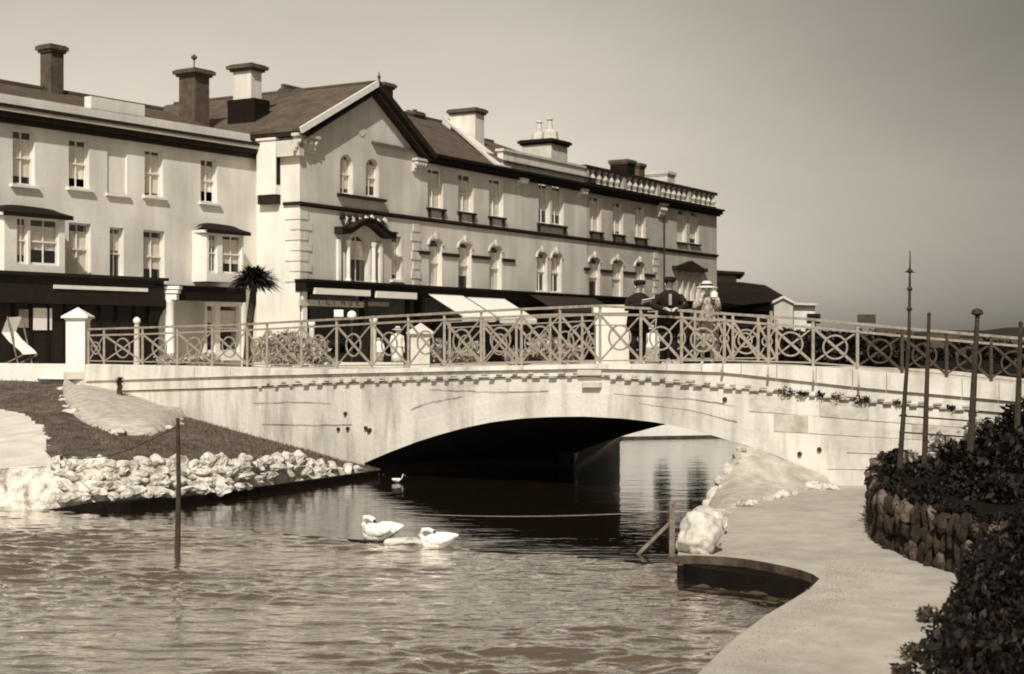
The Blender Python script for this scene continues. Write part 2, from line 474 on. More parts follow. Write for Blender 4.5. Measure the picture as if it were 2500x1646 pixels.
for iw, (x_, w_) in enumerate(((1616, .28), (1702, .35))):  # hidden ivy strands, added only for their dark reflections in the water
    d_ = ch[1].y + (ch[2].y - ch[1].y) * ((x_ - CX) / F * 48 - ch[1].x) / (ch[2].x - ch[1].x)
    c_ = P(x_, 0, d_ - .12); c_.z = 1.75; k = MB(); leaves(k, [(c_, (w_, .14, .7))], 700, .07)
    tag(k.build('reflection_ivy', M_leaf, loc=c_), ('narrow left' if iw == 0 else 'wider right') + ' unseen ivy strand added on the embankment wall for its dark reflection', 'ivy')
tag(cw.build('embankment_wall', M_white), 'pale stone embankment wall of the stream seen through the arch', 'wall')
# right bank behind the bridge
rb = [Vector((*(plan(1811) + BW).xy, 1.6)), (20, 44, 1.6), (60, 68, 1.6), (120, 95, 1.6), (120, 20, 1.6), Vector((*plan(2790).xy, 1.6)), Vector((*plan(2500).xy, 1.6)) - nrm(2500) * .4, Vector((*plan(2200).xy, 1.6)) - nrm(2200) * .4, Vector((*plan(2020).xy, 1.6)) - nrm(2020) * .4]
mb = MB().prism(rb, (0, 0, -2.4))
setting(mb, 'far_bank', M_soil)

# ================================================================== BRIDGE
bridge = thing('stone_bridge', Vector((*plan(1380).xy, 0)), 'pale stone footbridge with one low flat arch over the stream', 'bridge')
cols = list(range(890, 2011, 14)) + [2010]
botL = I([165, 300, 420, 560, 740, 918], [965, 1010, 1015, 1052, 1102, 1168])
sw = MB()
def strip(mb, pxs, top, bot, o=0.0):
    for a, b in zip(pxs[:-1], pxs[1:]):
        mb.face([FB(a, bot(a), o), FB(b, bot(b), o), FB(b, top(b), o), FB(a, top(a), o)])
leftc = list(range(165, 890, 20)) + [890]
bl = lambda px: max(botL(px), y_str(px) + 4) + 25
mixz = lambda px: HY + (EYE + .7) * F / D(px)
strip(sw, leftc, y_str, mixz)
strip(sw, cols, y_str, arch)
strip(sw, list(range(2010, 2791, 20)), y_str, mixz)
sw.build('spandrel_wall', M_conc, bridge, smooth=False)
# left springing, inner abutment wall and vault
zs = lambda px: ZP(arch(px), D(px))
va = MB()
for a, b in zip(cols[:-1], cols[1:]):
    p, q = FB(a, arch(a)), FB(b, arch(b))
    for k in range(4):
        va.face([p + BW * k / 4, q + BW * k / 4, q + BW * (k + 1) / 4, p + BW * (k + 1) / 4])
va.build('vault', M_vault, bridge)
ab = MB()
A0 = FB(890, 1131); A1 = FB(918, z=-.6); A1b = Vector((A1.x, A1.y, -.6))
foot = FB(918, z=-.6)
ab.face([A0, A0 + BW, foot + BW, foot])
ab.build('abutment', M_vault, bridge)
ab = MB()
Bt = FB(2010, arch(2010)); ab.face([Bt, Bt + BW, Bt + BW + Vector((0, 0, -3)), Bt + Vector((0, 0, -3))])
fr = MB()  # small front return beside the springing
fr.face([A0, foot, FB(890, z=-.6)])
fr.build('springer', M_conc, bridge)
# back face, deck
bk = MB()
backc = list(range(560, 2400, 30))
for a, b in zip(backc[:-1], backc[1:]):
    lo = lambda px: zs(px) if 890 < px < 2010 else -.6
    A, B = plan(a) + BW, plan(b) + BW
    bk.face([(A.x, A.y, lo(a)), (B.x, B.y, lo(b)), (B.x, B.y, ZP(y_led(b), D(b))), (A.x, A.y, ZP(y_led(a), D(a)))])
bk.build('far_face', M_conc2, bridge)
dk = MB()
dc = list(range(165, 2791, 25))
for a, b in zip(dc[:-1], dc[1:]):
    f0, f1 = min(1, max(.15, (a - 165) / 400)), min(1, max(.15, (b - 165) / 400))
    p, q = FB(a, y_base(a) + 7), FB(b, y_base(b) + 7)
    dk.face([p, q, q - nrm(b) * 4.5 * f1, p - nrm(a) * 4.5 * f0])
dk.build('deck', M_street, bridge)
# plinth band between string course and ledge
pl = MB(); pc = list(range(165, 2791, 15))
strip(pl, pc, y_led, lambda p: y_str(p) - 2, .06)
for a, b in zip(pc[:-1], pc[1:]):
    pl.face([FB(a, y_led(a), .06), FB(b, y_led(b), .06), FB(b, y_led(b), -.3), FB(a, y_led(a), -.3)])
    pl.face([FB(a, y_str(a) - 2, .06), FB(b, y_str(b) - 2, .06), FB(b, y_str(b) - 2, -.0), FB(a, y_str(a) - 2, -.0)])
pl.build('parapet_band', M_conc, bridge)
# kerb stones under the railing: one by one
kp = 215.0
while kp < 2600:
    wpx = 88 + R.uniform(-8, 8)
    a, b = kp + 1.2, min(kp + wpx, 2640)
    k = MB()
    ring = lambda px: [FB(px, y_led(px) + 3, .13), FB(px, y_base(px) + 3, .11), FB(px, y_base(px) + 1.0, .06), FB(px, y_base(px) + 1.0, -.32), FB(px, y_led(px) + 3, -.32)]
    k.loft([ring(a), ring((a + b) / 2), ring(b)])
    k.build('coping_stone', M_conc, bridge)
    kp += wpx
# dentil stones of the string course, two staggered rows
den = {}
def dentil(px, row, L_, out_):
    k = MB()
    yy = y_str(px) - 3 - 9 * row
    t = (plan(px + 5) - plan(px - 5)).normalized()
    h = 5.5 * D(px) / F; o_ = FB(px, yy + 5, .055)
    k.hexa(o_ - t * L_ / 2, t * L_, nrm(px) * out_, (0, 0, h * R.uniform(.6, 1.0)))
    k.build('dentil_stone', M_conc2, bridge)
px = 640.0; i = 0
while px < 2380:
    if not 1415 < px < 1475:
        dentil(px + R.uniform(-3, 3), i % 2, R.uniform(.10, .19), R.uniform(.02, .055))
    px += R.uniform(14, 21); i += 1
# rough weathered blocks of the right-hand spandrel, four courses
for c in range(4):
    px = 1830.0 + c * 18 + 40 * (c % 2)
    while px < 2320:
        wpx = R.uniform(75, 130); a, b = px + 1, px + wpx - 1
        f0, f1 = c / 5.0, (c + 1) / 5.0
        yb = lambda p: 1190.0
        Y = lambda p, f: y_str(p) + 8 + (1188 - y_str(p) - 8) * f
        lim = arch(b) if b < 2010 else 9999
        if not (a < 2010 and Y(a, f1) > arch(min(a, 2009)) - 55):
            k = MB(); oo = .012 + R.uniform(0, .014)
            k.loft([[FB(p, Y(p, f1) - 1.2, 0), FB(p, Y(p, f1) - 1.2, oo), FB(p, Y(p, f0) + 1.2, oo), FB(p, Y(p, f0) + 1.2, 0)] for p in (a, b)])
            k.build('stone_block', M_conc2 if R.random() < .3 else M_conc, bridge)
        px += wpx
# arch ring, keystone, plaque
ring = MB()
ext = lambda px: arch(px) - (62 - 26 * abs(px - 1424) / 560)
for a, b in zip(cols[:-1], cols[1:]):
    if b > 1905: break
    for (o_, y0, y1) in ((.016, arch, ext),):
        ring.face([FB(a, y0(a), o_), FB(b, y0(b), o_), FB(b, y1(b), o_), FB(a, y1(a), o_)])
        ring.face([FB(a, y0(a), o_), FB(b, y0(b), o_), FB(b, y0(b), 0), FB(a, y0(a), 0)])
        ring.face([FB(a, y1(a), o_), FB(b, y1(b), o_), FB(b, y1(b), 0), FB(a, y1(a), 0)])
ring.build('arch_ring', M_conc, bridge)
t = (plan(1460) - plan(1436)).normalized()
k = MB(); k.hexa(FB(1427, 946, .02), FB(1470, 946, .02) - FB(1427, 946, .02), nrm(1448) * .1, (0, 0, .10))
k.build('keystone_ledge', M_stone, bridge)
k = MB(); k.hexa(FB(1416, 916, .05), FB(1474, 916, .05) - FB(1416, 916, .05), nrm(1448) * .06, (0, 0, .2))
k.build('keystone_block', M_stone, bridge)
for cr in ([(1005, 1000), (1040, 985), (1090, 975), (1130, 968)], [(1050, 951), (1110, 953), (1180, 956), (1260, 957), (1340, 955)], [(1500, 962), (1600, 968), (1700, 975), (1790, 990)], [(620, 985), (720, 981), (810, 984)], [(1560, 985), (1680, 1001), (1800, 1030)], [(640, 1035), (760, 1038), (860, 1036)]):
    k = MB()
    for (x0, y0), (x1, y1) in zip(cr[:-1], cr[1:]):
        for q_ in range(4):
            f0, f1 = q_ / 4, (q_ + 1) / 4
            a_, b_ = FB(x0 + (x1 - x0) * f0, y0 + (y1 - y0) * f0 + 0, .018), FB(x0 + (x1 - x0) * f1, y0 + (y1 - y0) * f1, .018)
            k.bar(a_ + Vector((0, 0, R.uniform(-.015, .015))), b_, .008, R.uniform(.003, .009))
    k.build('mortar_crack', M_algae, bridge)
# drain spouts / putlog holes
for px, py in ((845, 1010), (895, 1045), (905, 1050), (2000, 1097), (1952, 1108), (788, 1118), (1770, 975), (902, 1052), (828, 1048), (851, 1047)):
    k = MB(); k.tube([FB(px, py, -.05), FB(px, py, .05)], .045, 8)
    k.build('drain_spout', M_iron, bridge)
# weed tufts rooted in the string course on the right
for iw, px in enumerate([1918, 1952, 1965, 2003, 2048, 2100, 2113, 2190, 2320]):
    k = MB(); c = FB(px, y_str(px) - 4, .1)
    f_ = R.uniform(.5, 1.3); leaves(k, [(c, (.14 * f_, .06, .09 * f_))], int(50 * f_), .03)
    tag(k.build('wall_weed', M_leaf, loc=c), ORD[iw] + ' dark weed from the left growing in the bridge string course', 'weed', 'weeds on the bridge string course')

k = MB(); ic = [p for p in cols if p >= 1805]
for a, b in zip(ic[:-1], ic[1:]):
    k.face([FB(a, z=-.3, o=-.03), FB(b, z=-.3, o=-.03), FB(b, arch(b) - 2, o=-.03), FB(a, arch(a) - 2, o=-.03)])
k.build('haunch_infill', M_conc, bridge)
# ------------------------------------------------------------------ near railing
rail = thing('bridge_railing', FB(1380, 885), 'pale iron railing of crossed bars and rings along the near side of the bridge', 'railing', None)
def curve_rail(name, f, r, m, parent, off=(0, 0, 0), pxs=None, o_=-.05, sq=False, h=None):
    k = MB()
    pts = [FB(p, f(p), o_) + Vector(off) for p in pxs]
    for a, b in zip(pts[:-1], pts[1:]):
        k.bar(a, b + (b - a).normalized() * .01, r, h or r)
    return k.build(name, m, parent)
rp = list(range(213, 2701, 22))
curve_rail('handrail', y_hand, .09, M_hand, rail, pxs=rp, h=.05)
curve_rail('sub_rail', y_sub, .05, M_rail, rail, pxs=rp, h=.045)
curve_rail('bottom_rail', lambda p: y_base(p) - 7, .035, M_rail, rail, pxs=[p for p in rp if p > 190], h=.03)
posts = [213, 251, 345, 430, 515, 600, 648, 732, 818, 904, 993, 1081, 1171, 1270, 1364, 1462, 1562, 1662, 1767, 1876, 1985, 2094, 2203, 2312, 2421, 2530, 2640]
def ringm(k, c, ax, r, w, n=20):
    z = Vector((0, 0, 1)); nn = ax.cross(z)
    for j in range(n):
        a0, a1 = 2 * math.pi * j / n, 2 * math.pi * (j + 1) / n
        p = c + (ax * math.cos(a0) + z * math.sin(a0)) * r; q = c + (ax * math.cos(a1) + z * math.sin(a1)) * r
        k.bar(p, q, w, w * .8, up=nn)
def railing_bays(posts, pt, ysub, ybase, ydeck, yhand, parent, m, dd, feet=True):
    for i, p in enumerate(posts):
        k = MB(); a, b = pt(p, ydeck(p)), pt(p, yhand(p))
        k.bar(a, b, .06, .055)
        c = pt(p, ysub(p)); k.lathe(c - Vector((0, 0, .03)), [(.02, 0), (.045, .02), (.045, .05), (.02, .07)], 6)
        k.build('post', m if p < 2150 else M_railshade, parent)  # right end takes the darker copy, shade put into the colour
        if i + 1 < len(posts):
            q = posts[i + 1]
            for (y0, y1) in ((ysub, ybase), (ybase, ysub)):
                k = MB(); off = nrm(p) * (.008 if y0 is ysub else -.012)
                k.bar(pt(p, y0(p)) + off, pt(q, y1(q)) + off, .022, .052 if y0 is ysub else .034)
                k.build('diagonal_bar', m if p < 2080 else M_railshade, parent)
            c = (pt(p, (ysub(p) + ybase(p)) / 2) + pt(q, (ysub(q) + ybase(q)) / 2)) / 2
            ax = (pt(q, 850) - pt(p, 850)); L_ = ax.length; ax.z = 0; ax.normalize()
            k = MB(); ringm(k, c + nrm(p) * .02, ax, min(L_, .95) * .27, .034)
            k.build('ring', m if p < 2080 else M_railshade, parent)
railing_bays(posts, lambda p, y: FB(p, y, -.05), y_sub, lambda p: y_base(p) - 7, y_base, lambda p: y_hand(p) + 2, rail, M_rail, 1)
for p in (1767, 1876, 1985, 2094):       # raking stays down to the ledge
    k = MB(); k.bar(FB(p, y_base(p) - 14, -.03), FB(p, y_led(p) - 1, .22), .03)
    k.bar(FB(p, y_led(p) + 2, .24), FB(p, y_led(p) + 2, .0), .05, .03)
    k.build('stay', M_rail, rail)

# ------------------------------------------------------------------ far railing
def FBB(p, y):          # far edge: same height as the near edge of the same place
    return FB(p, y) - nrm(p) * 4.4
frail = thing('bridge_railing', FBB(1380, 885), 'second iron lattice railing along the far side of the bridge', 'railing')
for nm, f in (('handrail', y_hand), ('sub_rail', y_sub), ('bottom_rail', lambda p: y_base(p) - 7)):
    for (a0, a1) in ((765, 1200), (1255, 1870)):
        k = MB(); pts = [FBB(p, f(p)) for p in range(a0, a1, 25)]
        for a, b in zip(pts[:-1], pts[1:]): k.bar(a, b, .05 if nm == 'handrail' else .03, .03)
        k.build(nm, M_rail, frail)
railing_bays([770, 855, 940, 1025, 1110, 1195], FBB, y_sub, lambda p: y_base(p) - 7, y_base, y_hand, frail, M_rail, 1)
railing_bays([1260, 1360, 1460, 1560, 1660, 1760, 1860], FBB, y_sub, lambda p: y_base(p) - 7, y_base, y_hand, frail, M_rail, 1)

# ------------------------------------------------------------------ gate pillars
def pillar(c, w_, zt, zb, label, group=None, cap=1.0, flat=False, m=M_trim):
    t = thing('gate_pillar', (c.x, c.y, zb), label, 'pillar', group)
    k = MB(); body_top = zt - .3 * cap
    k.lathe((c.x, c.y, 0), [(w_ * .64, zb), (w_ * .64, zb + .18), (w_ * .58, zb + .22), (w_ * .56, body_top - .16)] , 4) if False else None
    h = w_ / 2
    k.box((c.x, c.y, (zb + body_top) / 2), (w_, w_, body_top - zb)); k.build('shaft', m, t)
    k = MB(); k.box((c.x, c.y, zb + .1), (w_ + .1, w_ + .1, .2)); k.build('plinth', M_stone, t)
    k = MB(); e = h + .1 * cap
    k.box((c.x, c.y, body_top - .03), (w_ + .06, w_ + .06, .05))
    if flat:
        k.box((c.x, c.y, body_top + .09), (w_ + .12, w_ + .12, .18)); k.box((c.x, c.y, body_top - .24), (w_ + .05, w_ + .05, .07))
    else:
        i = len(k.v); zz = body_top
        k.v += [Vector((c.x + sx * e, c.y + sy * e, zz)) for sx, sy in ((-1, -1), (1, -1), (1, 1), (-1, 1))]
        k.v += [Vector((c.x + sx * e, c.y + sy * e, zz + .05)) for sx, sy in ((-1, -1), (1, -1), (1, 1), (-1, 1))]
        k.v.append(Vector((c.x, c.y, zz + .3 * cap)))
        k.f += [(i, i + 3, i + 2, i + 1)] + [(i + j, i + (j + 1) % 4, i + 4 + (j + 1) % 4, i + 4 + j) for j in range(4)] + [(i + 4 + j, i + 4 + (j + 1) % 4, i + 8) for j in range(4)]
    k.build('cap', m, t)
    return t
c = plan(188) + Vector((0, .1, 0)); pillar(c, .52, ZP(750, 41), ZP(926, 41), 'white square pillar with pyramid cap at the left end of the near railing')
c = FBB(560, 0); d = c.y; pillar(Vector((P(1027, 0, 39.8).x, 39.8, 0)), .5, ZP(788, 39.8), ZS - .1, 'pale pillar with pyramid cap at the left end of the far railing', m=M_stone)
pillar(Vector((P(1493, 0, 35.2).x, 35.2, 0)), .76, ZP(733, 35.2), 2.3, 'broad pale stone pedestal with flat moulded cap on the far side of the bridge', flat=True, m=M_chimw)

# ================================================================== LEFT BANK
Wl = [(-260, 1258), (0, 1250), (157, 1250), (315, 1245), (441, 1234), (546, 1221), (735, 1193), (930, 1164)]
Rk = [(-260, 1160), (0, 1146), (147, 1137), (315, 1131), (441, 1129), (588, 1129), (725, 1124), (926, 1161)]
Tp = [(-420, 918, 45.5), (-60, 914, 45.2), (165, 940, D(165) - .1), (300, 1000, D(300)), (420, 1008, D(420)), (560, 1048, D(560)), (740, 1098, D(740)), (926, 1160, D(926))]
W3 = [G(x, y, -.02) for x, y in Wl]
R3 = [P(r[0], r[1], w_.y + (.55 if i < 7 else .05)) for i, (r, w_) in enumerate(zip(Rk, W3))]
T3 = [P(*t_) for t_ in Tp]
def along(L, s):
    i = min(int(s), len(L) - 2); f = s - i; return L[i].lerp(L[i + 1], f)
NS, NR = 300, 100
grid = []
for j in range(NR + 1):
    row = []
    for i in range(NS + 1):
        s_ = i / NS * 7
        f = j / NR
        a, b = along(R3, s_), along(T3, s_)
        p = a.lerp(b, f); e = math.sin(math.pi * f)
        p.z += e * (.06 + .05 * noise.noise(p * .6)) + .035 * noise.noise(p * 2.2) * min(1, e * 3)
        row.append(p)
    grid.append(row)
bx = I([990, 1000, 1010, 1040, 1070, 1110, 1136, 1150], [-50, 0, 60, 100, 118, 112, 150, 150])
gm, pm = MB(), MB()
gm.v = [p for r in grid for p in r]; pm.v = list(gm.v)
for j in range(NR):
    for i in range(NS):
        q = (j * (NS + 1) + i, j * (NS + 1) + i + 1, (j + 1) * (NS + 1) + i + 1, (j + 1) * (NS + 1) + i)
        c = (gm.v[q[0]] + gm.v[q[2]]) / 2
        px, py = CX + c.x / c.y * F, HY - (c.z - EYE) / c.y * F
        (pm if py > 1000 and px < bx(py) + 14 * noise.noise(c * 3) else gm).f.append(q)
g_bank = gm.build('grass_bank', M_grass, smooth=True, recalc=False); g_bank['kind'] = 'structure'
o = pm.build('bank_path', mat('pale_worn_path', .62, .5, scale=2, bump=.4), smooth=True, recalc=False); o['kind'] = 'structure'
# grass blades
gb = MB()
faces_c = [tuple(f) for f in gm.f]
for _ in range(9000):
    f = R.choice(faces_c); a, b, c_, d_ = [gm.v[k] for k in f]
    p = a.lerp(b, R.random()).lerp(d_.lerp(c_, R.random()), R.random())
    h = R.uniform(.03, .09); an = R.uniform(0, 6.28); dx = Vector((math.cos(an), math.sin(an), 0)) * .012
    gb.face([p - dx, p + dx, p + Vector((R.uniform(-.04, .04), R.uniform(-.04, .04), h))])
tag(gb.build('grass', M_blade, recalc=False), 'short dark grass growing on the left bank', 'grass', kind='stuff')
# worn track lines across the grass
tr = MB()
pts = [(155, 1132), (260, 1105), (340, 1085), (400, 1060), (432, 1025)]
# low bank face below the rocks
bf = MB(); n_ = 60
fr_rows = []
for j in range(15):
    row = []
    for i in range(241):
        q_ = i / 240 * 7; p = (along(W3, q_) + Vector((0, .05, -.3))).lerp(along(R3, q_) + Vector((0, .03, .02)), j / 14)
        p += Vector((0, -1, .2)) * (.10 * noise.noise(p * 2.6) + .06 * noise.noise(p * 7)) * (1 if 0 < j < 14 else 0)
        row.append(p)
    fr_rows.append(row)
bf.loft(fr_rows, cap=False, close=False)
o = bf.build('bank_face', M_rock); o['kind'] = 'structure'
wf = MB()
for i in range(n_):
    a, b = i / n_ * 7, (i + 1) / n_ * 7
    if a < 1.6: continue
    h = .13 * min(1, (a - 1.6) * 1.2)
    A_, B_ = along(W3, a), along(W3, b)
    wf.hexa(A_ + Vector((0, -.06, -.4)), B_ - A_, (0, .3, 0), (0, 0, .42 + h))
tag(wf.build('wet_shade_strip', M_pathside), 'dark wet strip put in for the waterline shade below the white rocks', 'footing')  # wet strip modelled dark to carry the bank's shade and reflection
# white rocks
rocks = thing('rock_wall', along(W3, 4), 'wall of whitewashed round rocks holding up the left grass bank', 'rock wall')
rm = [rock_mesh('rock', s_, M_rock, 3, .55) for s_ in range(10)]
s_ = 2.0
Lw = (along(W3, 7) - along(W3, 0)).length / 7
while s_ < 6.8:
    a, b = along(W3, s_), along(R3, s_)
    sz = R.uniform(.09, .17)
    put('stone', R.choice(rm), rocks, b + Vector((0, .0, R.uniform(-.09, .03))), (sz * R.uniform(1, 1.3), sz, sz * R.uniform(.8, 1.2)), (R.uniform(-.4, .4), R.uniform(-.4, .4), R.uniform(0, 6)))
    s_ += sz * 1.35 / Lw
for f, n_ in ((.78, 30), (.56, 32), (.34, 30)):
    for i in range(n_):
        s_ = 2.05 + 4.3 * (i + R.uniform(-.3, .3)) / n_
        if R.random() < .12 or (f < .5 and s_ > 5.4): continue
        p = along(W3, s_).lerp(along(R3, s_), f + R.uniform(-.07, .07)); s2 = R.uniform(.08, .17)
        put('stone', R.choice(rm), rocks, p + Vector((0, .0, 0)), (s2 * R.uniform(1.1, 1.7), s2 * .8, s2 * R.uniform(.6, .95)), (R.uniform(-.4, .4), R.uniform(-.3, .3), R.uniform(-.5, .5)))
# raised flower bed against the bridge wing
_gp = [(CX + p.x / p.y * F, HY - (p.z - EYE) / p.y * F, p) for p in gm.v]
def surf(px, py):
    return min(_gp, key=lambda g: (g[0] - px) ** 2 + (g[1] - py) ** 2)[2].y
bed = thing('flower_bed', P(290, 1000, 39.2), 'pale raised flower bed of rough soil against the left wing of the bridge', 'flower bed')
bd = MB(); rings = []
edge = [(152, 948), (158, 975), (172, 1005), (205, 1030), (255, 1048), (310, 1060), (370, 1060), (425, 1043), (452, 1020)]
topl = [(165, 940), (190, 942), (225, 945), (262, 950), (300, 958), (340, 972), (375, 985), (410, 1000), (435, 1012)]
for k_ in range(6):
    f = k_ / 5
    row = []
    for (ex, ey), (tx, ty) in zip(edge, topl):
        de = min(surf(ex, ey) - .25, D(ex) - .1); dt = D(tx) - .02
        pe, pt_ = P(ex, ey, de), P(tx, ty, dt)
        p = pe.lerp(pt_, f); p.z += .22 * math.sin(math.pi * f) + .06 * noise.noise(p * 3)
        row.append(p)
    rings.append(row)
lo = [p - Vector((0, -.1, .35)) for p in rings[0]]
bd.loft([lo] + rings, cap=False, close=False)
bd.build('soil', mat('pale_dry_soil', .5, .3, scale=4, bump=1, bscale=12), bed, smooth=True)
for i in range(26):
    if i % 3 == 1 or R.random() < .25: continue
    f = i / 25 * 7.999; a = int(f); g = f - a
    ex, ey = [edge[a][q] + (edge[a + 1][q] - edge[a][q]) * g for q in (0, 1)]
    de = min(surf(ex, ey) - .3, D(ex) - .1)
    put('edging_stone', R.choice(rm), bed, P(ex + R.uniform(-8, 8), ey + R.uniform(-6, 3), de) + Vector((0, 0, -.03)), (R.uniform(.07, .2), .12, R.uniform(.05, .1)), (0, 0, R.uniform(0, 6)))
for ib, (x_, y_, r_) in enumerate(((200, 962, .16), (232, 958, .2), (250, 968, .14), (305, 975, .16), (345, 990, .2), (330, 1005, .15), (290, 965, .2), (375, 1012, .13))):
    k = MB(); p = P(x_, y_, D(x_) - 1.4); leaves(k, [(p, (r_ * 1.3, r_, r_ * .5))], 90, .04)
    tag(k.build('bedding_plant', M_leaf2, loc=p), ORD[ib] + ' low plant from the left in the pale flower bed', 'plant', 'low plants in the left flower bed')
# small cabbage palm in the bed
def spiky(name, base, trunk_h, tr_r, crown_r, n, label, group=None, lean=0.0, squash=.8, wide=.05):
    t = thing(name, base, label, 'palm', group)
    k = MB(); top = base + Vector((lean, 0, trunk_h))
    seg = 7
    k.tube([base.lerp(top, i / seg) + Vector((R.uniform(-.02, .02), 0, 0)) for i in range(seg + 1)], [tr_r * (1.25 - .3 * i / seg + (.14 if i % 2 else 0)) for i in range(seg + 1)], 8)
    k.build('trunk', M_bark, t)
    k = MB()
    for i in range(n):
        an = R.uniform(0, 6.28); el_ = R.uniform(-.5, 1.4); L_ = crown_r * R.uniform(.75, 1.1)
        d0 = Vector((math.cos(an) * math.cos(el_), math.sin(an) * math.cos(el_), math.sin(el_) * squash))
        side = d0.cross(Vector((0, 0, 1))).normalized() * wide
        p0 = top; prev = (p0 - side * .6, p0 + side * .6)
        for q in range(1, 4):
            f = q / 3; p = top + d0 * L_ * f + Vector((0, 0, -L_ * R.uniform(.1, .34) * f * f)); w_ = side * (1 - f * f) if q < 3 else side * .05
            cur = (p - w_, p + w_); k.face([prev[0], prev[1], cur[1], cur[0]]); prev = cur
    k.build('crown', M_leaf, t)
    return t
spiky('cabbage_palm', P(293, 982, 38.2), .55, .06, .2, 70, 'short bare-stemmed palm stump standing in the pale flower bed', wide=.02)
spiky('cabbage_palm', P(600, 905, 40.5), 2.5, .09, .8, 650, 'tall cabbage palm with a dark tufted crown behind the left railing', lean=.22, squash=.6, wide=.06)

# mooring posts and stakes in the water
def pole(name, pts, r, m, label, cat='post', group=None):
    k = MB(); k.tube(pts, r, 8); return tag(k.build(name, m, loc=pts[0]), label, cat, group)
b0 = G(433, 1352, -.05)
pole('mooring_pole', [b0, b0 + Vector((.02, 0, 1.0)), P(434, 1022, b0.y)], [.045, .035, .028], M_darkwood, 'thin dark pole standing in the rippled water before the left bank', 'pole')
st_ = P(150, 1128, along(R3, 2.0).y - .1); st0 = st_ - Vector((0, 0, .35))
pole('chain_stake', [st0, st_ + Vector((0, 0, .12))], .03, M_darkwood, 'short dark stake at the left end of the white rock wall', 'stake')
cp = []
for i in range(15):
    f = i / 14; p = (st_ + Vector((0, 0, .08))).lerp(P(434, 1040, G(433, 1352, -.05).y), f); p.z -= .45 * math.sin(math.pi * f) * .4; cp.append(p)
k = MB(); k.tube(cp, .008, 5); tag(k.build('chain', M_iron), 'thin dark chain sagging from the bank stake to the thin dark pole in the water', 'chain')
b0 = G(551, 1222, -.05)
pole('mooring_stake', [b0, b0 + Vector((.05, 0, .5))], .035, M_darkwood, 'short dark stake at the foot of the white rock wall', 'stake')
# handrail frame at the right corner of the weir
b0 = G(1640, 1376, -.1); tp = P(1641, 1232, b0.y)
fr_ = thing('weir_frame', b0, 'wooden post with a slanting brace standing in the water beside the white boulder', 'post')
k = MB(); k.bar(b0, tp, .075); k.build('post', M_wood, fr_)
k = MB(); b1 = G(1544, 1368, -.1); k.bar(b1, P(1638, 1275, b0.y), .05); k.build('brace', M_wood, fr_)
k = MB(); k.lathe(tp, [(.05, 0), (.055, .02), (.03, .05)], 8); k.build('post_cap', M_wood, fr_)
wire = MB(); wp = []
wa, wb = P(1636, 1249, b0.y), Vector((P(985, 0, 25.6).x, 25.6, ZP(1254, 25.6)))
for i in range(13):
    f = i / 12; p = wa.lerp(wb, f); p.z -= .1 * math.sin(math.pi * f) * .6; wp.append(p)
wire.tube(wp, .009, 5)
tag(wire.build('rope', M_wood), 'thin pale rope stretched low over the dark water from the wooden post', 'rope')
# two swans resting on the weir
def swan(c, rot, sc, label, tuck):
    t = thing('swan', c, label, 'swan', 'swans on the weir')
    M = Matrix.Rotation(rot, 3, 'Z')
    q = lambda x, y, z: c + M @ Vector((x * sc, y * sc, z * sc))
    k = MB(); rr = []
    for x, ry, z, rz in ((-.42, .02, .22, .02), (-.36, .08, .2, .06), (-.24, .16, .17, .12), (-.08, .22, .15, .17), (.1, .23, .14, .18), (.26, .18, .14, .16), (.36, .09, .16, .1), (.4, .02, .17, .03)):
        rr.append([q(x, ry * math.cos(a_), z + rz * math.sin(a_)) for a_ in [2 * math.pi * j / 14 for j in range(14)]])
    k.loft(rr); k.build('body', M_swan, t, smooth=True)
    for sd_ in (-1, 1):
        k = MB(); rr = []
        for x, w_, z0, h_ in ((-.5, .01, .27, .02), (-.36, .05, .22, .09), (-.15, .07, .19, .14), (.08, .07, .18, .14), (.24, .03, .19, .06)):
            rr.append([q(x, sd_ * (.13 + .07 * (1 - abs(x))) + w_ * math.cos(a_), z0 + .06 + h_ * math.sin(a_)) for a_ in [2 * math.pi * j / 8 for j in range(8)]])
        k.loft(rr); k.build('wing', M_swan, t, smooth=True)
    if tuck: pts = [q(.3, 0, .2), q(.4, .02, .34), (q(.33, .05, .46)), q(.18, .07, .47), q(.06, .08, .42)]
    else: pts = [q(.3, 0, .2), q(.42, 0, .3), q(.4, 0, .44), q(.36, 0, .54), q(.42, 0, .6), q(.47, 0, .57)]
    k = MB(); k.tube(pts, [.085 * sc, .06 * sc, .048 * sc, .045 * sc, .055 * sc, .03 * sc][:len(pts)], 9); k.build('neck', M_swan, t, smooth=True)
    e = pts[-1]; d_ = (pts[-1] - pts[-2]).normalized()
    k = MB(); k.tube([e, e + d_ * .09 * sc + Vector((0, 0, -.03 * sc))], [.026 * sc, .012 * sc], 6); k.build('bill', M_darkpaint, t)
M_swan = mat('white_feathers', .84, .74, scale=9, bump=.5, bscale=20)
c1, c2 = G(925, 1322, -.03), G(1066, 1340, -.03)
swan(c1, 2.5, .78, 'larger white swan on the weir with its neck folded back, the left one', True)
swan(c2, 2.9, .62, 'smaller white swan crouched low on the weir, right of the larger one', True)
bo3 = rock_mesh('ledge', 5, M_rock, 3, .3)
tag(put('stone_ledge', bo3, None, (c1 + c2) / 2 + Vector((.0, 0, .0)), (.42, .14, .1), (0, .02, -.2)), 'low white stone ledge between the two swans on the weir', 'ledge')
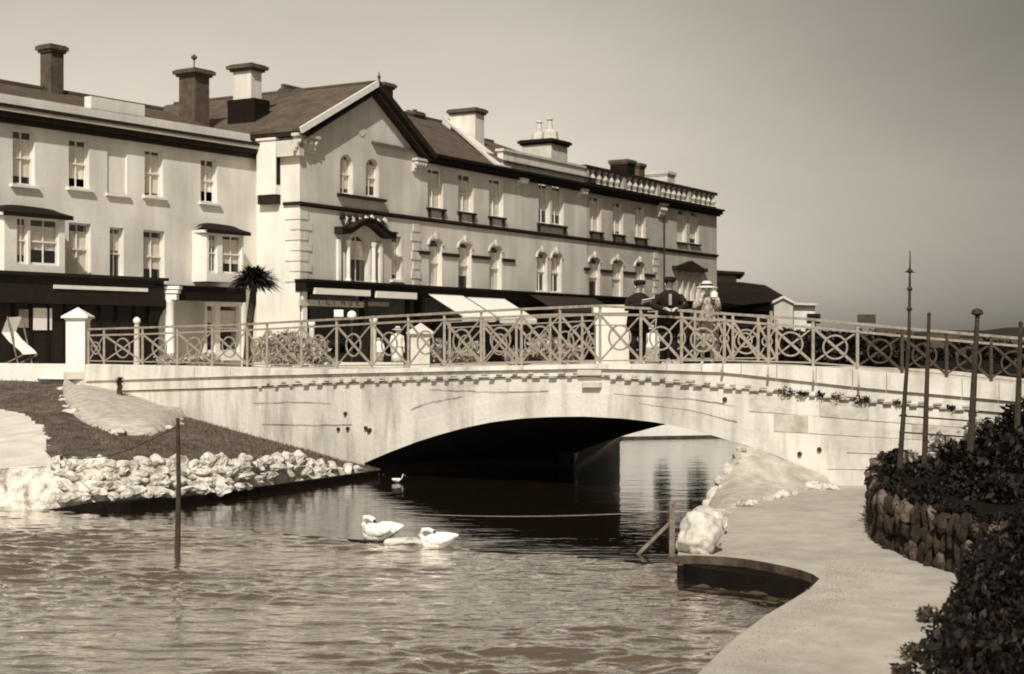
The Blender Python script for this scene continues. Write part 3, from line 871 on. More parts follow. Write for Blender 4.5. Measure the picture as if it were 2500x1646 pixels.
# duck under the arch
db = G(970, 1178, 0)
duck = thing('duck', db, 'small white duck floating on the dark water under the arch', 'duck')
k = MB(); rr = []
for i, (x_, r_, z_) in enumerate(((-.2, .01, .13), (-.14, .06, .1), (-.03, .095, .075), (.08, .085, .08), (.14, .05, .11), (.17, .04, .17), (.18, .042, .23), (.2, .035, .27), (.2, .012, .3))):
    rr.append([db + Vector((x_ + (.0 if i < 5 else 0), 0, z_)) + (Vector((0, math.cos(a) * r_, math.sin(a) * r_ * .8)) if i < 4 else Vector((math.sin(a) * r_ * .6, math.cos(a) * r_, math.sin(a) * r_ * .4))) for a in [2 * math.pi * j / 10 for j in range(10)]])
k.loft(rr); k.build('body', M_trim, duck, smooth=True)
duck.scale = (.62, .62, .62)
k = MB(); k.bar(db + Vector((.22, 0, .255)), db + Vector((.29, 0, .24)), .03, .018); k.build('bill', M_wood, duck)
k = MB(); k.lathe(db + Vector((-.05, -.08, .06)), [(.01, 0), (.05, .03), (.05, .07), (.01, .1)], 8); k.build('wing', M_trim, duck, smooth=True)

# ================================================================== RIGHT BANK
PZ = .30
path_px = [(1640, 1720), (1702, 1646), (1786, 1565), (1870, 1502), (1933, 1465), (1975, 1439), (2001, 1413),
           (1985, 1402), (1954, 1391), (1910, 1381), (1870, 1373), (1815, 1364), (1765, 1359), (1700, 1356), (1655, 1356)]
path3 = [G(x, y, PZ) for x, y in path_px]
inner = [G(1660, 1300, PZ), G(1690, 1262, PZ), G(1740, 1246, PZ), Vector((*plan(1811).xy, PZ)) - nrm(1811) * .3]
rest = [Vector((*(plan(p) - nrm(p) * .25).xy, PZ)) for p in (2000, 2200, 2500, 2780)] + [Vector((22, 24, PZ)), Vector((22, -4, PZ)), Vector((.1, -4, PZ)), Vector((-.1, 6, PZ))]
near = [G(1560, 1800, PZ)]
poly = near[::-1] + path3 + inner + rest
sh = MB().sheet(poly); o = setting(sh, 'path', M_path, recalc=True)
sd = MB()
L_ = [Vector((-.1, 6, PZ))] + near + path3 + inner
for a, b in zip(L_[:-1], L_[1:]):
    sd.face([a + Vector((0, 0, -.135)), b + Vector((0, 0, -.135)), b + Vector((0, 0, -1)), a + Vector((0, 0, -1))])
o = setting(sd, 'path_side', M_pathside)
sd = MB()
for a, b in zip(L_[:-1], L_[1:]):
    sd.face([a, b, b + Vector((0, 0, -.14)), a + Vector((0, 0, -.14))])
o = setting(sd, 'path_edge', M_algae)
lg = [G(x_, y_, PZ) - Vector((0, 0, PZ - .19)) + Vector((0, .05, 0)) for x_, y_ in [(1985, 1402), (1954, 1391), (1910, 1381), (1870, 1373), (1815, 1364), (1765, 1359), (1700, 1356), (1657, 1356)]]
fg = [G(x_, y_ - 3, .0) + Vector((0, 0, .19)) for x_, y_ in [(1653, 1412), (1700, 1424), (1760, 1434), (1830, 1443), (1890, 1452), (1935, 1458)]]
k = MB(); k.prism(lg + fg, (0, 0, -.6)); tag(k.build('wall_reflection_ledge', M_pathside), 'low black ledge added for the dark reflection below the curved corner of the path', 'ledge')  # solid black shape added as the path wall's reflection in the water
# sloping apron under the right haunch
apr = [[G(1722, 1243, .0), P(1750, 1185, D(1790) - 1.05), P(1811, 1086, D(1811) - .03)],
       [G(1765, 1256, PZ), P(1795, 1190, D(1830) - 1.5), P(1850, 1098, D(1850) - .03)],
       [G(1830, 1236, PZ - .04), P(1855, 1180, D(1860) - 1.2), P(1905, 1118, D(1905) - .03)],
       [G(1905, 1212, PZ - .04), P(1930, 1172, D(1930) - .7), P(1960, 1140, D(1960) - .03)],
       [G(1965, 1200, PZ - .04), P(1990, 1172, D(1990) - .35), P(2010, 1160, D(2010) - .03)],
       [G(2030, 1192, PZ - .06), P(2030, 1186, D(2030) - .08), P(2030, 1180, D(2030) - .02)]]
ap = MB()
fine = []
def lerp3(c, f):
    return c[0].lerp(c[1], f * 2) if f < .5 else c[1].lerp(c[2], f * 2 - 1)
for i in range(41):
    s_ = i / 40 * 4.999; a = int(s_); g = s_ - a
    col = []
    for j in range(17):
        p = lerp3(apr[a], j / 16).lerp(lerp3(apr[a + 1], j / 16), g)
        p += Vector((0, -1, .3)) * .03 * noise.noise(p * 2.2) + Vector((0, -1, 0)) * .02 * noise.noise(p * 6)
        col.append(p)
    fine.append(col)
ap.loft(fine, cap=False, close=False)
ap.loft([[p + Vector((0, 0, -1)) if j == 0 else p for j, p in enumerate([fine[0][0], fine[0][0]])], [fine[0][16] + BW * .1, fine[0][16]]], cap=False, close=False)
k_ = MB(); left = fine[0]
for a, b in zip(left[:-1], left[1:]):
    ap.face([a, b, b + BW * .9, a + BW * .9])
ap.face([left[0], left[0] + BW * .9, left[0] + BW * .9 - Vector((0, 0, 1)), left[0] - Vector((0, 0, 1))])
ap.face([left[0], G(1765, 1256, PZ), G(1765, 1256, PZ) - Vector((0, 0, 1.2)), left[0] - Vector((0, 0, 1))])
tag(ap.build('stone_apron', mat('apron_render', .47, .3, scale=3.5, bump=.6, bscale=9, extra=(.9, .8), detail=10), smooth=True), 'sloping rendered apron between the right haunch of the arch and the path', 'apron')
# rocks along the apron foot
rdk = [rock_mesh('rock', 50 + i_, M_conc2, 2, .5) for i_ in range(5)]
rs_t = thing('rock_edging', G(1830, 1232, PZ), 'line of small pale rocks where the path meets the bridge apron', 'rocks')
for (x_, y_, r_) in [(1735, 1268, .16), (1755, 1262, .12), (1780, 1252, .15), (1762, 1285, .12), (1800, 1240, .13), (1825, 1232, .16), (1850, 1224, .12), (1872, 1217, .15), (1893, 1206, .12), (1915, 1200, .15), (1940, 1193, .14), (1965, 1186, .16), (1990, 1181, .18), (2012, 1180, .15), (2030, 1182, .12), (1745, 1305, .1), (1740, 1330, .11)]:
    y_ += np.interp(x_, [1735, 1850, 1930, 2030], [0, 2, 9, 12]) + R.uniform(-2, 5); r_ *= R.uniform(.55, 1.25)
    p = G(x_ + R.uniform(-9, 9), y_, PZ)
    put('stone', R.choice(rm + rdk), rs_t, p + Vector((0, 0, -.01)), (r_, r_ * .8, r_ * .7), (0, 0, R.uniform(0, 6)))
for j, p in enumerate(left[:-1]):
    for q_ in range(2):
        z_ = R.uniform(.05, .12); put('stone', R.choice(rdk), rs_t, p.lerp(left[j + 1], R.random()) + Vector((R.uniform(-.02, .1), R.uniform(-.1, .1), 0)) , (z_, z_, z_ * .8), (R.uniform(-1, 1), R.uniform(-1, 1), R.uniform(0, 6)))
bb = rock_mesh('boulder', 21, mat('pale_boulder', .66, .36, scale=4, bump=1.0, bscale=7), 4, .55)
# squarish boulder pile at the end of the path
bp_ = G(1702, 1352, PZ)
tag(put('white_boulder', bb, None, bp_ + Vector((0.02, .12, .2)), (.30, .26, .28), (0, 0, .3)), 'tall pale boulder at the tip of the path beside the wooden post', 'boulder')
bb2 = rock_mesh('boulder', 44, MATS['pale_boulder'], 3, .3)
tag(put('white_boulder', bb2, None, G(1728, 1300, PZ) + Vector((0, 0, .12)), (.3, .5, .3), (0, 0, .1)), 'flat pale boulder behind the tall boulder at the tip of the path', 'boulder')

gr = MB()
for _ in range(9000):
    if R.random() < .7: e = R.random() * (len(path3) - 1); a_ = path3[int(e)].lerp(path3[int(e) + 1], e - int(e)); x_, y_ = a_.x + abs(R.gauss(0, .5)) + .03, a_.y + R.uniform(-.3, .4)
    else: x_, y_ = R.uniform(2, 8), R.uniform(12, 28)
    px_, py_ = CX + x_ / y_ * F, HY + (EYE - PZ) * F / y_
    if not (py_ > 1200 and px_ > np.interp(py_, [1180, 1290, 1355, 1413, 1500, 1646], [1990, 1730, 1700, 2010, 1880, 1715]) and px_ < 2240): continue
    if 1356 < py_ < 1413 and px_ < 2010: continue
    s_ = R.uniform(.003, .010); c_ = Vector((x_, y_, PZ + s_ * .3)); a1 = R.uniform(0, 6)
    d1_, d2_ = Vector((math.cos(a1), math.sin(a1), 0)) * s_, Vector((-math.sin(a1), math.cos(a1), 0)) * s_ * .7
    i0 = len(gr.v); gr.v += [c_ - d1_, c_ - d2_, c_ + d1_, c_ + d2_, c_ + Vector((0, 0, s_ * .6))]; gr.f += [(i0, i0 + 1, i0 + 4), (i0 + 1, i0 + 2, i0 + 4), (i0 + 2, i0 + 3, i0 + 4), (i0 + 3, i0, i0 + 4)]
tag(gr.build('gravel', mat('path_gravel', .38, .16, scale=30, island=.6)), 'loose grit scattered on the pale path', 'gravel', kind='stuff')
# raised rockery bed
bed_px = [(2350, 1405), (2250, 1372), (2205, 1352), (2165, 1336), (2142, 1308), (2133, 1275), (2140, 1235), (2160, 1205), (2200, 1196)]
bed3 = [G(x, y, PZ) for x, y in bed_px]
front = [Vector((9, 13.5, PZ)), G(2480, 1452, PZ)] + bed3
back = [Vector((*plan(2230).xy, PZ)) + nrm(2230) * .5, Vector((*plan(2600).xy, PZ)) + nrm(2600) * .4, Vector((16, 27, PZ))]
H = .62
rk = thing('rockery', bed3[4], 'raised rockery bed edged with upright dark stones on the right of the path', 'rockery')
so_ = MB(); so_.prism([p + Vector((0, 0, 0)) for p in front + back + [Vector((16, 13.5, PZ))]], (0, 0, H)); so_.build('soil', M_soil, rk)
rdm = [rock_mesh('rock', 60 + s_, M_rockd, 2, .45) for s_ in range(6)]
rdl = [rock_mesh('rock', 70 + s_, mat('pale_rockery_stone', .11, .015, scale=7, bump=1, bscale=9, island=.3), 2, .45) for s_ in range(3)]
for a, b in zip(front[1:-1], front[2:]):
    n_ = max(1, int((b - a).length / .17))
    for i in range(n_):
        p = a.lerp(b, (i + R.random() * .5) / n_)
        for lv in range(3):
            z_ = .08 + lv * .24
            me_ = R.choice(rdl) if (lv == 2 and R.random() < .5) or R.random() < .07 else R.choice(rdm)
            put('stone', me_, rk, Vector((p.x + R.uniform(-.03, .03), p.y + .05 + R.uniform(-.03, .03), PZ + z_)), (R.uniform(.06, .12), R.uniform(.06, .1), R.uniform(.09, .2)), (R.uniform(-.4, .4), R.uniform(-.5, .5), R.uniform(0, 6)))
# shrubs
def shrub(name, blobs, n, size, label, m=M_leaf, group=None, cat='shrub', stem=True):
    c = Vector(blobs[0][0]); zb = min(b[0][2] - b[1][2] for b in blobs)
    t = thing(name, (c.x, c.y, zb), label, cat, group)
    k = MB(); leaves(k, blobs, n, size); k.build('foliage', m, t, recalc=False)
    if stem:
        k = MB()
        for b in blobs: k.tube([(c.x, c.y, zb), ((c.x + b[0][0]) / 2, (c.y + b[0][1]) / 2, (zb + b[0][2]) / 2), b[0]], [.04, .03, .012], 5)
        k.build('stem', M_bark, t)
    return t
def bl_(px, py, d, rx, rz, ry=None): return (P(px, py, d), (rx, ry or rx, rz))
shrub('shrub', [bl_(2230, 1180, 24, .35, .28), bl_(2290, 1165, 24.3, .45, .3), bl_(2180, 1200, 23.6, .25, .16)], 5200, .05, 'dark low shrub on the left tip of the rockery')
shrub('shrub', [bl_(2360, 1165, 24, .5, .42), bl_(2430, 1150, 24.2, .5, .5), bl_(2330, 1120, 25, .3, .3)], 6500, .05, 'broad dark shrub in the middle of the rockery')
shrub('shrub', [bl_(2490, 1130, 24, .6, .55), bl_(2560, 1150, 23, .6, .6), bl_(2400, 1100, 25.5, .3, .25)], 6000, .055, 'dark shrub at the right edge of the view behind the rockery stones')
shrub('shrub', [bl_(2400, 1235, 20.5, .38, .33), bl_(2480, 1230, 20, .45, .35), bl_(2330, 1235, 21, .28, .22)], 6000, .045, 'dark bushy plant filling the rockery behind its front stones')
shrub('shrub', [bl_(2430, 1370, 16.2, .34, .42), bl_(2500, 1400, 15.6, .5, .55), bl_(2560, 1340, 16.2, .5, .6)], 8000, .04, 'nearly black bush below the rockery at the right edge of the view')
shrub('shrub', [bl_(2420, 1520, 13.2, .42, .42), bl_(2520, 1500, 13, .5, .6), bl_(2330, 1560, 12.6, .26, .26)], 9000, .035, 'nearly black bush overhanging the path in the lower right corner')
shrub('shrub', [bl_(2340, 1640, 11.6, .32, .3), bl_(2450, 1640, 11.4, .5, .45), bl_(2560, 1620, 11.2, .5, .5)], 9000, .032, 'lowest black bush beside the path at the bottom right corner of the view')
for i, (x_, y_) in enumerate(((2268, 1500), (2230, 1590), (2215, 1640))):
    p = G(x_, y_, PZ + .08); k = MB(); leaves(k, [(p, (.12, .12, .08))], 160, .03)
    tag(k.build('path_weed', M_leaf2, loc=p), ['farthest', 'middle', 'nearest'][i] + ' small weed at the edge of the path beside the black bushes', 'weed', 'weeds along the path edge')
shrub('shrub', [bl_(2240, 1215, 21.4, .34, .2), bl_(2180, 1222, 21.8, .22, .15), bl_(2300, 1225, 21, .3, .2)], 4200, .04, 'low dark mat of leaves just inside the left curve of the rockery stones')
for iq in range(9):
    a_, b_ = front[1:][iq], front[1:][iq + 1] if iq + 2 < len(front) else front[-1]
    c_ = a_.lerp(b_, .5) + Vector((.22, .3, H + .02)); k = MB(); leaves(k, [(c_, (.3, .3, .13))], 700, .035)
    tag(k.build('rockery_plant', M_leaf, loc=c_), ORD[iq] + ' low dark cushion plant from the right behind the rockery stones', 'plant')
shrub('shrub', [bl_(2440, 1075, 25.2, .42, .38), bl_(2500, 1040, 25.4, .45, .45), bl_(2350, 1110, 25.6, .3, .22), bl_(2560, 1060, 25, .5, .5)], 5200, .05, 'tangled dark shrub rising highest against the bridge wall at the right edge')
shrub('shrub', [bl_(2350, 1205, 22.3, .6, .22), bl_(2470, 1200, 22, .6, .28)], 5200, .045, 'wide dark ground-hugging shrub across the middle of the rockery')
shrub('shrub', [bl_(2420, 1440, 14.6, .36, .34), bl_(2500, 1450, 14.2, .5, .4)], 6000, .036, 'black bush between the two others at the lower right edge')
mb = MB(); mb.sheet([G(2400, 1460, PZ + .03), G(2290, 1700, PZ + .03), Vector((22, 9, PZ + .03)), Vector((22, 16, PZ + .03))]); setting(mb, 'shrub_border', M_soil)
# blossoming plants against the bridge
for i, (x_, y_, r_) in enumerate(((2300, 1095, .3), (2390, 1060, .32), (2450, 1070, .3), (2220, 1120, .15))):
    shrub('flowering_plant', [bl_(x_, y_, 26.5, r_, r_ * .8)], 500, .05, ['pale flowering plant behind the rockery, second from the left', 'pale flowering plant highest up behind the rockery shrubs', 'pale flowering plant nearest the right edge behind the rockery', 'smallest pale flowering plant at the left tip of the rockery'][i], mat('pale_blossom', .3, .08, scale=9, island=.6), cat='plant')
# garden poles
def gpole(x0, y0, x1, y1, d, r, label, top=None):
    a, b = P(x1, y1, d), P(x0, y0, d)
    t = thing('garden_pole', a, label, 'pole')
    k = MB(); k.tube([a, a.lerp(b, .5), b], [r, r * .8, r * .55], 7); k.build('shaft', M_darkwood, t)
    k = MB()
    if top: k.lathe(b - Vector((0, 0, .02)), [(r * .6, 0), (r * 1.6, .03), (r * 1.3, .09), (r * .3, .12)], 8)
    else: k.lathe(b - Vector((0, 0, .01)), [(r * .6, 0), (r * .7, .02), (r * .2, .05)], 8)
    k.build('finial', M_darkwood, t)
mz = thing('tall_mast', P(2192, 1195, 24.3), 'very tall slender mast with small collars rising from the left tip of the rockery', 'mast')
k = MB(); k.tube([P(2192, 1195, 24.3), P(2206, 1010, 24.3), P(2219, 830, 24.3), P(2221, 700, 24.3), P(2222, 612, 24.3)], [.05, .038, .028, .022, .008], 8); k.build('shaft', M_darkwood, mz)
for y_, x_ in ((664, 2221), (708, 2221), (757, 2220), (1015, 2206), (1088, 2200)):
    k = MB(); k.lathe(P(x_, y_ + 3, 24.3), [(.02, 0), (.055, .03), (.02, .08)], 7); k.build('collar', M_darkwood, mz)
k = MB(); k.bar(P(2209, 664, 24.3), P(2234, 665, 24.3), .016); k.build('crosspiece', M_darkwood, mz)
gpole(2268, 768, 2255, 1180, 24.2, .05, 'dark upright pole with a thin tip, second from the left behind the rockery')
gpole(2386, 768, 2366, 1160, 24.3, .065, 'tallest dark garden pole topped by a small knob', True)
gpole(2492, 790, 2480, 1150, 24.6, .06, 'dark garden pole at the right edge of the view')
for i, (ya, yb, lab) in enumerate(((1015, 1028, 'upper thin crossrail tied between the garden poles'), (1055, 1068, 'lower thin crossrail tied between the garden poles'))):
    k = MB(); k.bar(P(2195, ya, 24.35), P(2370, yb, 24.3), .025); tag(k.build('crossrail', M_darkwood), lab, 'rail')

# ================================================================== BUILDINGS
class Plane:
    def __init__(s, O, u): s.O = Vector((*O, 0)) if len(O) == 2 else Vector(O); s.u = Vector((*u, 0)).normalized(); s.n = Vector((s.u.y, -s.u.x, 0))
    def t(s, px):
        k = (px - CX) / F; return (k * s.O.y - s.O.x) / (s.u.x - k * s.u.y)
    def z(s, px, py): return ZP(py, s.O.y + s.u.y * s.t(px))
    def p(s, t, z, o=0.0): v = s.O + s.u * t + s.n * o; v.z = z; return v
    def box(s, mb, t0, t1, z0, z1, o0, o1):
        mb.hexa(s.p(t0, z0, o0), s.u * (t1 - t0), s.n * (o1 - o0), (0, 0, z1 - z0))
    def back(s, d): return Plane(s.O - s.n * d, s.u.xy)

def wall(pl_, t0, t1, z0, z1, ops, depth=.3):
    mb = MB()
    ts = sorted(set([t0, t1] + [v for o_ in ops for v in o_[:2] if t0 < v < t1])); zz = sorted(set([z0, z1] + [v for o_ in ops for v in o_[2:4] if z0 < v < z1]))
    for a, b in zip(ts[:-1], ts[1:]):
        for c, d in zip(zz[:-1], zz[1:]):
            m_, q = (a + b) / 2, (c + d) / 2
            if any(o_[0] < m_ < o_[1] and o_[2] < q < o_[3] for o_ in ops): continue
            mb.face([pl_.p(a, c), pl_.p(b, c), pl_.p(b, d), pl_.p(a, d)])
    for o_ in ops:
        a, b, c, d = o_[:4]; ar = o_[4] if len(o_) > 4 else 0
        P_ = lambda t, z, w_=0: pl_.p(t, z, w_)
        mb.face([P_(a, c), P_(a, d), P_(a, d, -depth), P_(a, c, -depth)]); mb.face([P_(b, c), P_(b, d), P_(b, d, -depth), P_(b, c, -depth)])
        mb.face([P_(a, c), P_(b, c), P_(b, c, -depth), P_(a, c, -depth)])
        if not ar: mb.face([P_(a, d), P_(b, d), P_(b, d, -depth), P_(a, d, -depth)])
        else:
            h = min((b - a) / 2, ar); m_ = (a + b) / 2; n = 8
            arc = [(m_ - (b - a) / 2 * math.cos(math.pi * j / n), d - h + h * math.sin(math.pi * j / n)) for j in range(n + 1)]
            for j in range(n):
                (x0, y0), (x1, y1) = arc[j], arc[j + 1]
                mb.face([P_(x0, y0), P_(x1, y1), P_(x1, d), P_(x0, d)])
                mb.face([P_(x0, y0), P_(x1, y1), P_(x1, y1, -depth), P_(x0, y0, -depth)])
    return mb
def window(parent, pl_, op, rec=.2, blind=.6, mullion=True, bars=1, sill=True, openw=0.0, sillm=None, fm=None):
    a, b, c, d = op[:4]; fm = fm or M_trim
    k = MB(); f = .06; o0, o1 = -rec - .05, -rec + .02
    pl_.box(k, a, a + f, c, d, o0, o1); pl_.box(k, b - f, b, c, d, o0, o1)
    pl_.box(k, a + f, b - f, c, c + f * 1.3, o0, o1); pl_.box(k, a + f, b - f, d - f, d, o0, o1)
    mid = (c + d) / 2
    pl_.box(k, a + f, b - f, mid - .03, mid + .03, o0, o1 + .01)
    if mullion: pl_.box(k, (a + b) / 2 - .018, (a + b) / 2 + .018, c + f * 1.3, mid - .03, o0 + .01, o1 - .01); pl_.box(k, (a + b) / 2 - .018, (a + b) / 2 + .018, mid + .03, d - f, o0 + .01, o1 - .01)
    w_ = k.build('window', fm, parent)
    for (lo_, hi_) in ((c + f * 1.3, mid - .03), (mid + .03, d - f)):
        if openw and lo_ < mid - .1: continue
        k = MB(); k.face([pl_.p(a + f, lo_, -rec - .015), pl_.p(b - f, lo_, -rec - .015), pl_.p(b - f, hi_, -rec - .015), pl_.p(a + f, hi_, -rec - .015)])
        k.build('pane', M_glass, w_)
    if blind > 0:
        k = MB(); top_ = d - (d - c) * R.uniform(.09, .17); lo_ = d - (d - c) * min(1, blind * R.uniform(.9, 1.12) + .06)  # blind starts below the head; the dark gap imitates the head shadow
        n = 7
        for i in range(n):       # softly folded cloth
            t0, t1 = a + .04 + (b - a - .08) * i / n, a + .04 + (b - a - .08) * (i + 1) / n
            q0, q1 = (.02 if i % 2 else 0), (0 if i % 2 else .02)
            k.face([pl_.p(t0, lo_, -rec - .05 - q0), pl_.p(t1, lo_, -rec - .05 - q1), pl_.p(t1, top_, -rec - .05 - q1), pl_.p(t0, top_, -rec - .05 - q0)])
        k.build('blind', M_blind, w_)
    if sill:
        k = MB(); pl_.box(k, a - .12, b + .12, c - .1, c, -.1, .14); k.build('sill', sillm or M_trim, w_)
    return w_
def opening(pl_, x0, x1, y0, y1, arch_=0):
    xm = (x0 + x1) / 2
    return (pl_.t(x0), pl_.t(x1), pl_.z(xm, y1), pl_.z(xm, y0), arch_)

# ---------- main block
O0 = P(732, 0, 62)
MP = Plane((O0.x, O0.y), (.509, .861)); MS = Plane((O0.x, O0.y), (-.861, .509)); MS.n = -MP.n.cross(Vector((0, 0, 1))); MS.n = -MP.u
main = thing('terrace_building', (O0.x, O0.y, ZS), 'long pale three-storey terrace with a gabled left end and a dark eaves cornice', 'building')
zc = 11.45; zcor = 11.78; zst = MP.z(1250, 570 * 1) ; TE = MP.t(1750); TG = 9.1; TAP = MP.t(903); ZAP = MP.z(903, 203)
zstr = MP.z(1100, 545)
zfas = MP.z(900, 702)
up_ops = []; lo_ops = []
W = lambda *a: opening(MP, *a)
g1, g2 = W(830, 862, 377, 474, .5), W(893, 925, 387, 480, .5)
tops = [W(1044, 1082, 412, 509), W(1119, 1156, 425, 519), W(1194, 1229, 437, 530), W(1315, 1343, 446, 546), W(1348, 1376, 450, 549), W(1440, 1468, 480, 566), W(1496, 1522, 493, 573), W(1550, 1576, 503, 581)]
topa = [W(1653, 1676, 511, 592, .5), W(1684, 1706, 517, 596, .5)]
fl = [W(850, 903, 573, 690, .9), W(828, 841, 585, 690), W(911, 924, 588, 692), W(956, 980, 577, 684)]
fa = [W(1047, 1079, 583, 700, .3), W(1119, 1151, 591, 706, .3), W(1195, 1225, 600, 711, .3), W(1311, 1336, 615, 712, .3), W(1346, 1371, 618, 714, .3), W(1438, 1465, 628, 726, .3), W(1494, 1521, 634, 728, .3), W(1550, 1573, 639, 730, .3)]
fq = [W(1656 + 14 * i, 1667 + 14 * i, 664 + 3 * i, 736 + i) for i in range(4)]
TB = MP.t(1432)
ops_all = [g1, g2] + tops + topa + fl + fa + fq
A = [o_ for o_ in ops_all if o_[1] < TB]; B = [o_ for o_ in ops_all if o_[0] > TB]
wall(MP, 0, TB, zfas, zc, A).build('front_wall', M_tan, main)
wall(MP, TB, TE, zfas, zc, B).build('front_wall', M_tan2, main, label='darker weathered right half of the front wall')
# gable triangle
k = MB(); k.face([MP.p(0, zc), MP.p(TG + .2, zc), MP.p(TAP, ZAP - .15)]); k.build('gable', M_tan, main)
k = MB(); k.tube([MP.p(MP.t(883), MP.z(883, 321), -.05), MP.p(MP.t(883), MP.z(883, 321), .03)], .22, 14); k.build('gable_roundel', M_stone, main)
# side wall with oriel
k = MB(); k.face([MS.p(0, 1.5), MS.p(7, 1.5), MS.p(7, zcor), MS.p(0, zcor)]); k.build('side_wall', M_white, main)
t0_, t1_ = MS.t(686), MS.t(640); z0_, z1_ = MS.z(665, 477), MS.z(665, 345)
k = MB(); MS.box(k, t0_, t1_, z0_, z1_, 0, .35); MS.box(k, t0_ - .05, t1_, z1_, z1_ + .1, 0, .42); ori = k.build('oriel', M_trim, main)
k = MB(); MS.box(k, t0_ + .02, t1_, z0_ - .38, z0_, 0, .3); k.build('oriel_bracket', M_cornice, ori)
k = MB(); k.hexa(MP.p(.03, z0_ + .4, -t0_ + .0) if False else MS.p(t0_ - .004, z0_ + .4, .06), MS.n * .24, (0, 0, z1_ - z0_ - .6), MS.u * -.01); k.build('oriel_pane', M_darkpaint, ori)
# inner dark, ends
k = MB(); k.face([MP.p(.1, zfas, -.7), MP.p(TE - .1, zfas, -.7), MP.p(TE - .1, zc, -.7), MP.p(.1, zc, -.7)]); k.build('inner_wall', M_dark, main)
k = MB(); E1 = MP.p(TE, ZS); bkv = -MP.n * 9
k.face([MP.p(TE, ZS), MP.p(TE, ZS) + bkv, MP.p(TE, zcor) + bkv, MP.p(TE, zcor)]); k.face([MP.p(0, ZS) + bkv, MP.p(TE, ZS) + bkv, MP.p(TE, zcor) + bkv, MP.p(0, zcor) + bkv]); k.build('end_wall', M_tan2, main)
# cornice
k = MB()
for (z0_, z1_, o_) in ((zc - .08, zc + .03, .16), (zc + .032, zcor - .1, .34), (zcor - .098, zcor + .02, .48)):
    MP.box(k, TG - .2, TE + .25, z0_, z1_, -.05, o_)
k.build('cornice', M_darkpaint, main)
k = MB(); MP.box(k, .0, TE + .08, zstr + .0, zstr + .11, -.02, .12); MP.box(k, 0, TE + .05, zstr - .07, zstr - .002, -.02, .06)
k.build('string_course', M_cornice, main)
k = MB(); MS.box(k, -.1, MS.t(694), zstr - .02, zstr + .12, -.02, .1); k.build('string_course', M_cornice, main)
# impost bands between first-floor arches
for (x0, x1, y_) in ((1020, 1047, 617), (1079, 1119, 623), (1151, 1195, 629), (1225, 1255, 636), (1425, 1438, 657), (1465, 1494, 662), (1521, 1550, 667), (1573, 1598, 672)):
    k = MB(); z_ = MP.z((x0 + x1) / 2, y_); MP.box(k, MP.t(x0), MP.t(x1), z_ - .08, z_ + .08, -.01, .09); k.build('impost_band', M_cornice, main)
# windows
for o_ in (g1, g2): window(main, MP, o_, blind=.72, bars=1, sill=False)
k = MB(); MP.box(k, MP.t(822), MP.t(936), g1[2] - .14, g1[2] - .02, -.02, .2); k.build('gable_sill', M_cornice, main)
for i, o_ in enumerate(tops):
    w_ = window(main, MP, o_, blind=[1, 1, 1, .62, .62, .8, .9, 1][i], sillm=M_cornice, sill=i not in (3, 4))
    if i not in (3, 4):
        for t_ in (o_[0] + .02, o_[1] - .14):
            k = MB(); MP.box(k, t_, t_ + .12, o_[2] - .42, o_[2] - .102, -.01, .11); k.build('sill_bracket', M_cornice, w_)
k = MB(); MP.box(k, tops[3][0] - .2, tops[4][1] + .2, tops[3][2] - .14, tops[3][2] - .01, -.02, .16)
MP.box(k, tops[3][0] - .15, tops[3][0] + .02, tops[3][2] - .42, tops[3][2] - .142, -.01, .1); MP.box(k, tops[4][1] - .02, tops[4][1] + .15, tops[3][2] - .42, tops[3][2] - .142, -.01, .1); k.build('long_sill', M_cornice, main)
for o_ in topa: window(main, MP, o_, blind=.85, mullion=False, sillm=M_cornice)
for o_ in fl[:1]: window(main, MP, o_, blind=.45, sill=False)
for o_ in fl[1:3]: window(main, MP, o_, blind=1, sill=False, mullion=False)
window(main, MP, fl[3], blind=.85, mullion=False)
for i, o_ in enumerate(fa): window(main, MP, o_, blind=[1, .62, 1, .5, .5, .5, 1, 1][i], mullion=i in (3, 4))
for o_ in fq: window(main, MP, o_, blind=1, mullion=False, sill=False)
# arch hoods with keystones
for o_ in fa:
    m_ = (o_[0] + o_[1]) / 2; hw = (o_[1] - o_[0]) / 2; k = MB(); n = 8
    for j in range(n):
        a0, a1 = math.pi * j / n, math.pi * (j + 1) / n
        q = lambda a, r: MP.p(m_ - (hw + r) * math.cos(a), o_[3] - .3 + (.3 + r) * math.sin(a))
        k.prism([q(a0, .02), q(a1, .02), q(a1, .14), q(a0, .14)], MP.n * .07)
    k.build('arch_hood', M_stone, main)
    k = MB(); MP.box(k, m_ - .1, m_ + .1, o_[3] - .02, o_[3] + .3, -.01, .12); k.build('keystone', M_stone, main)
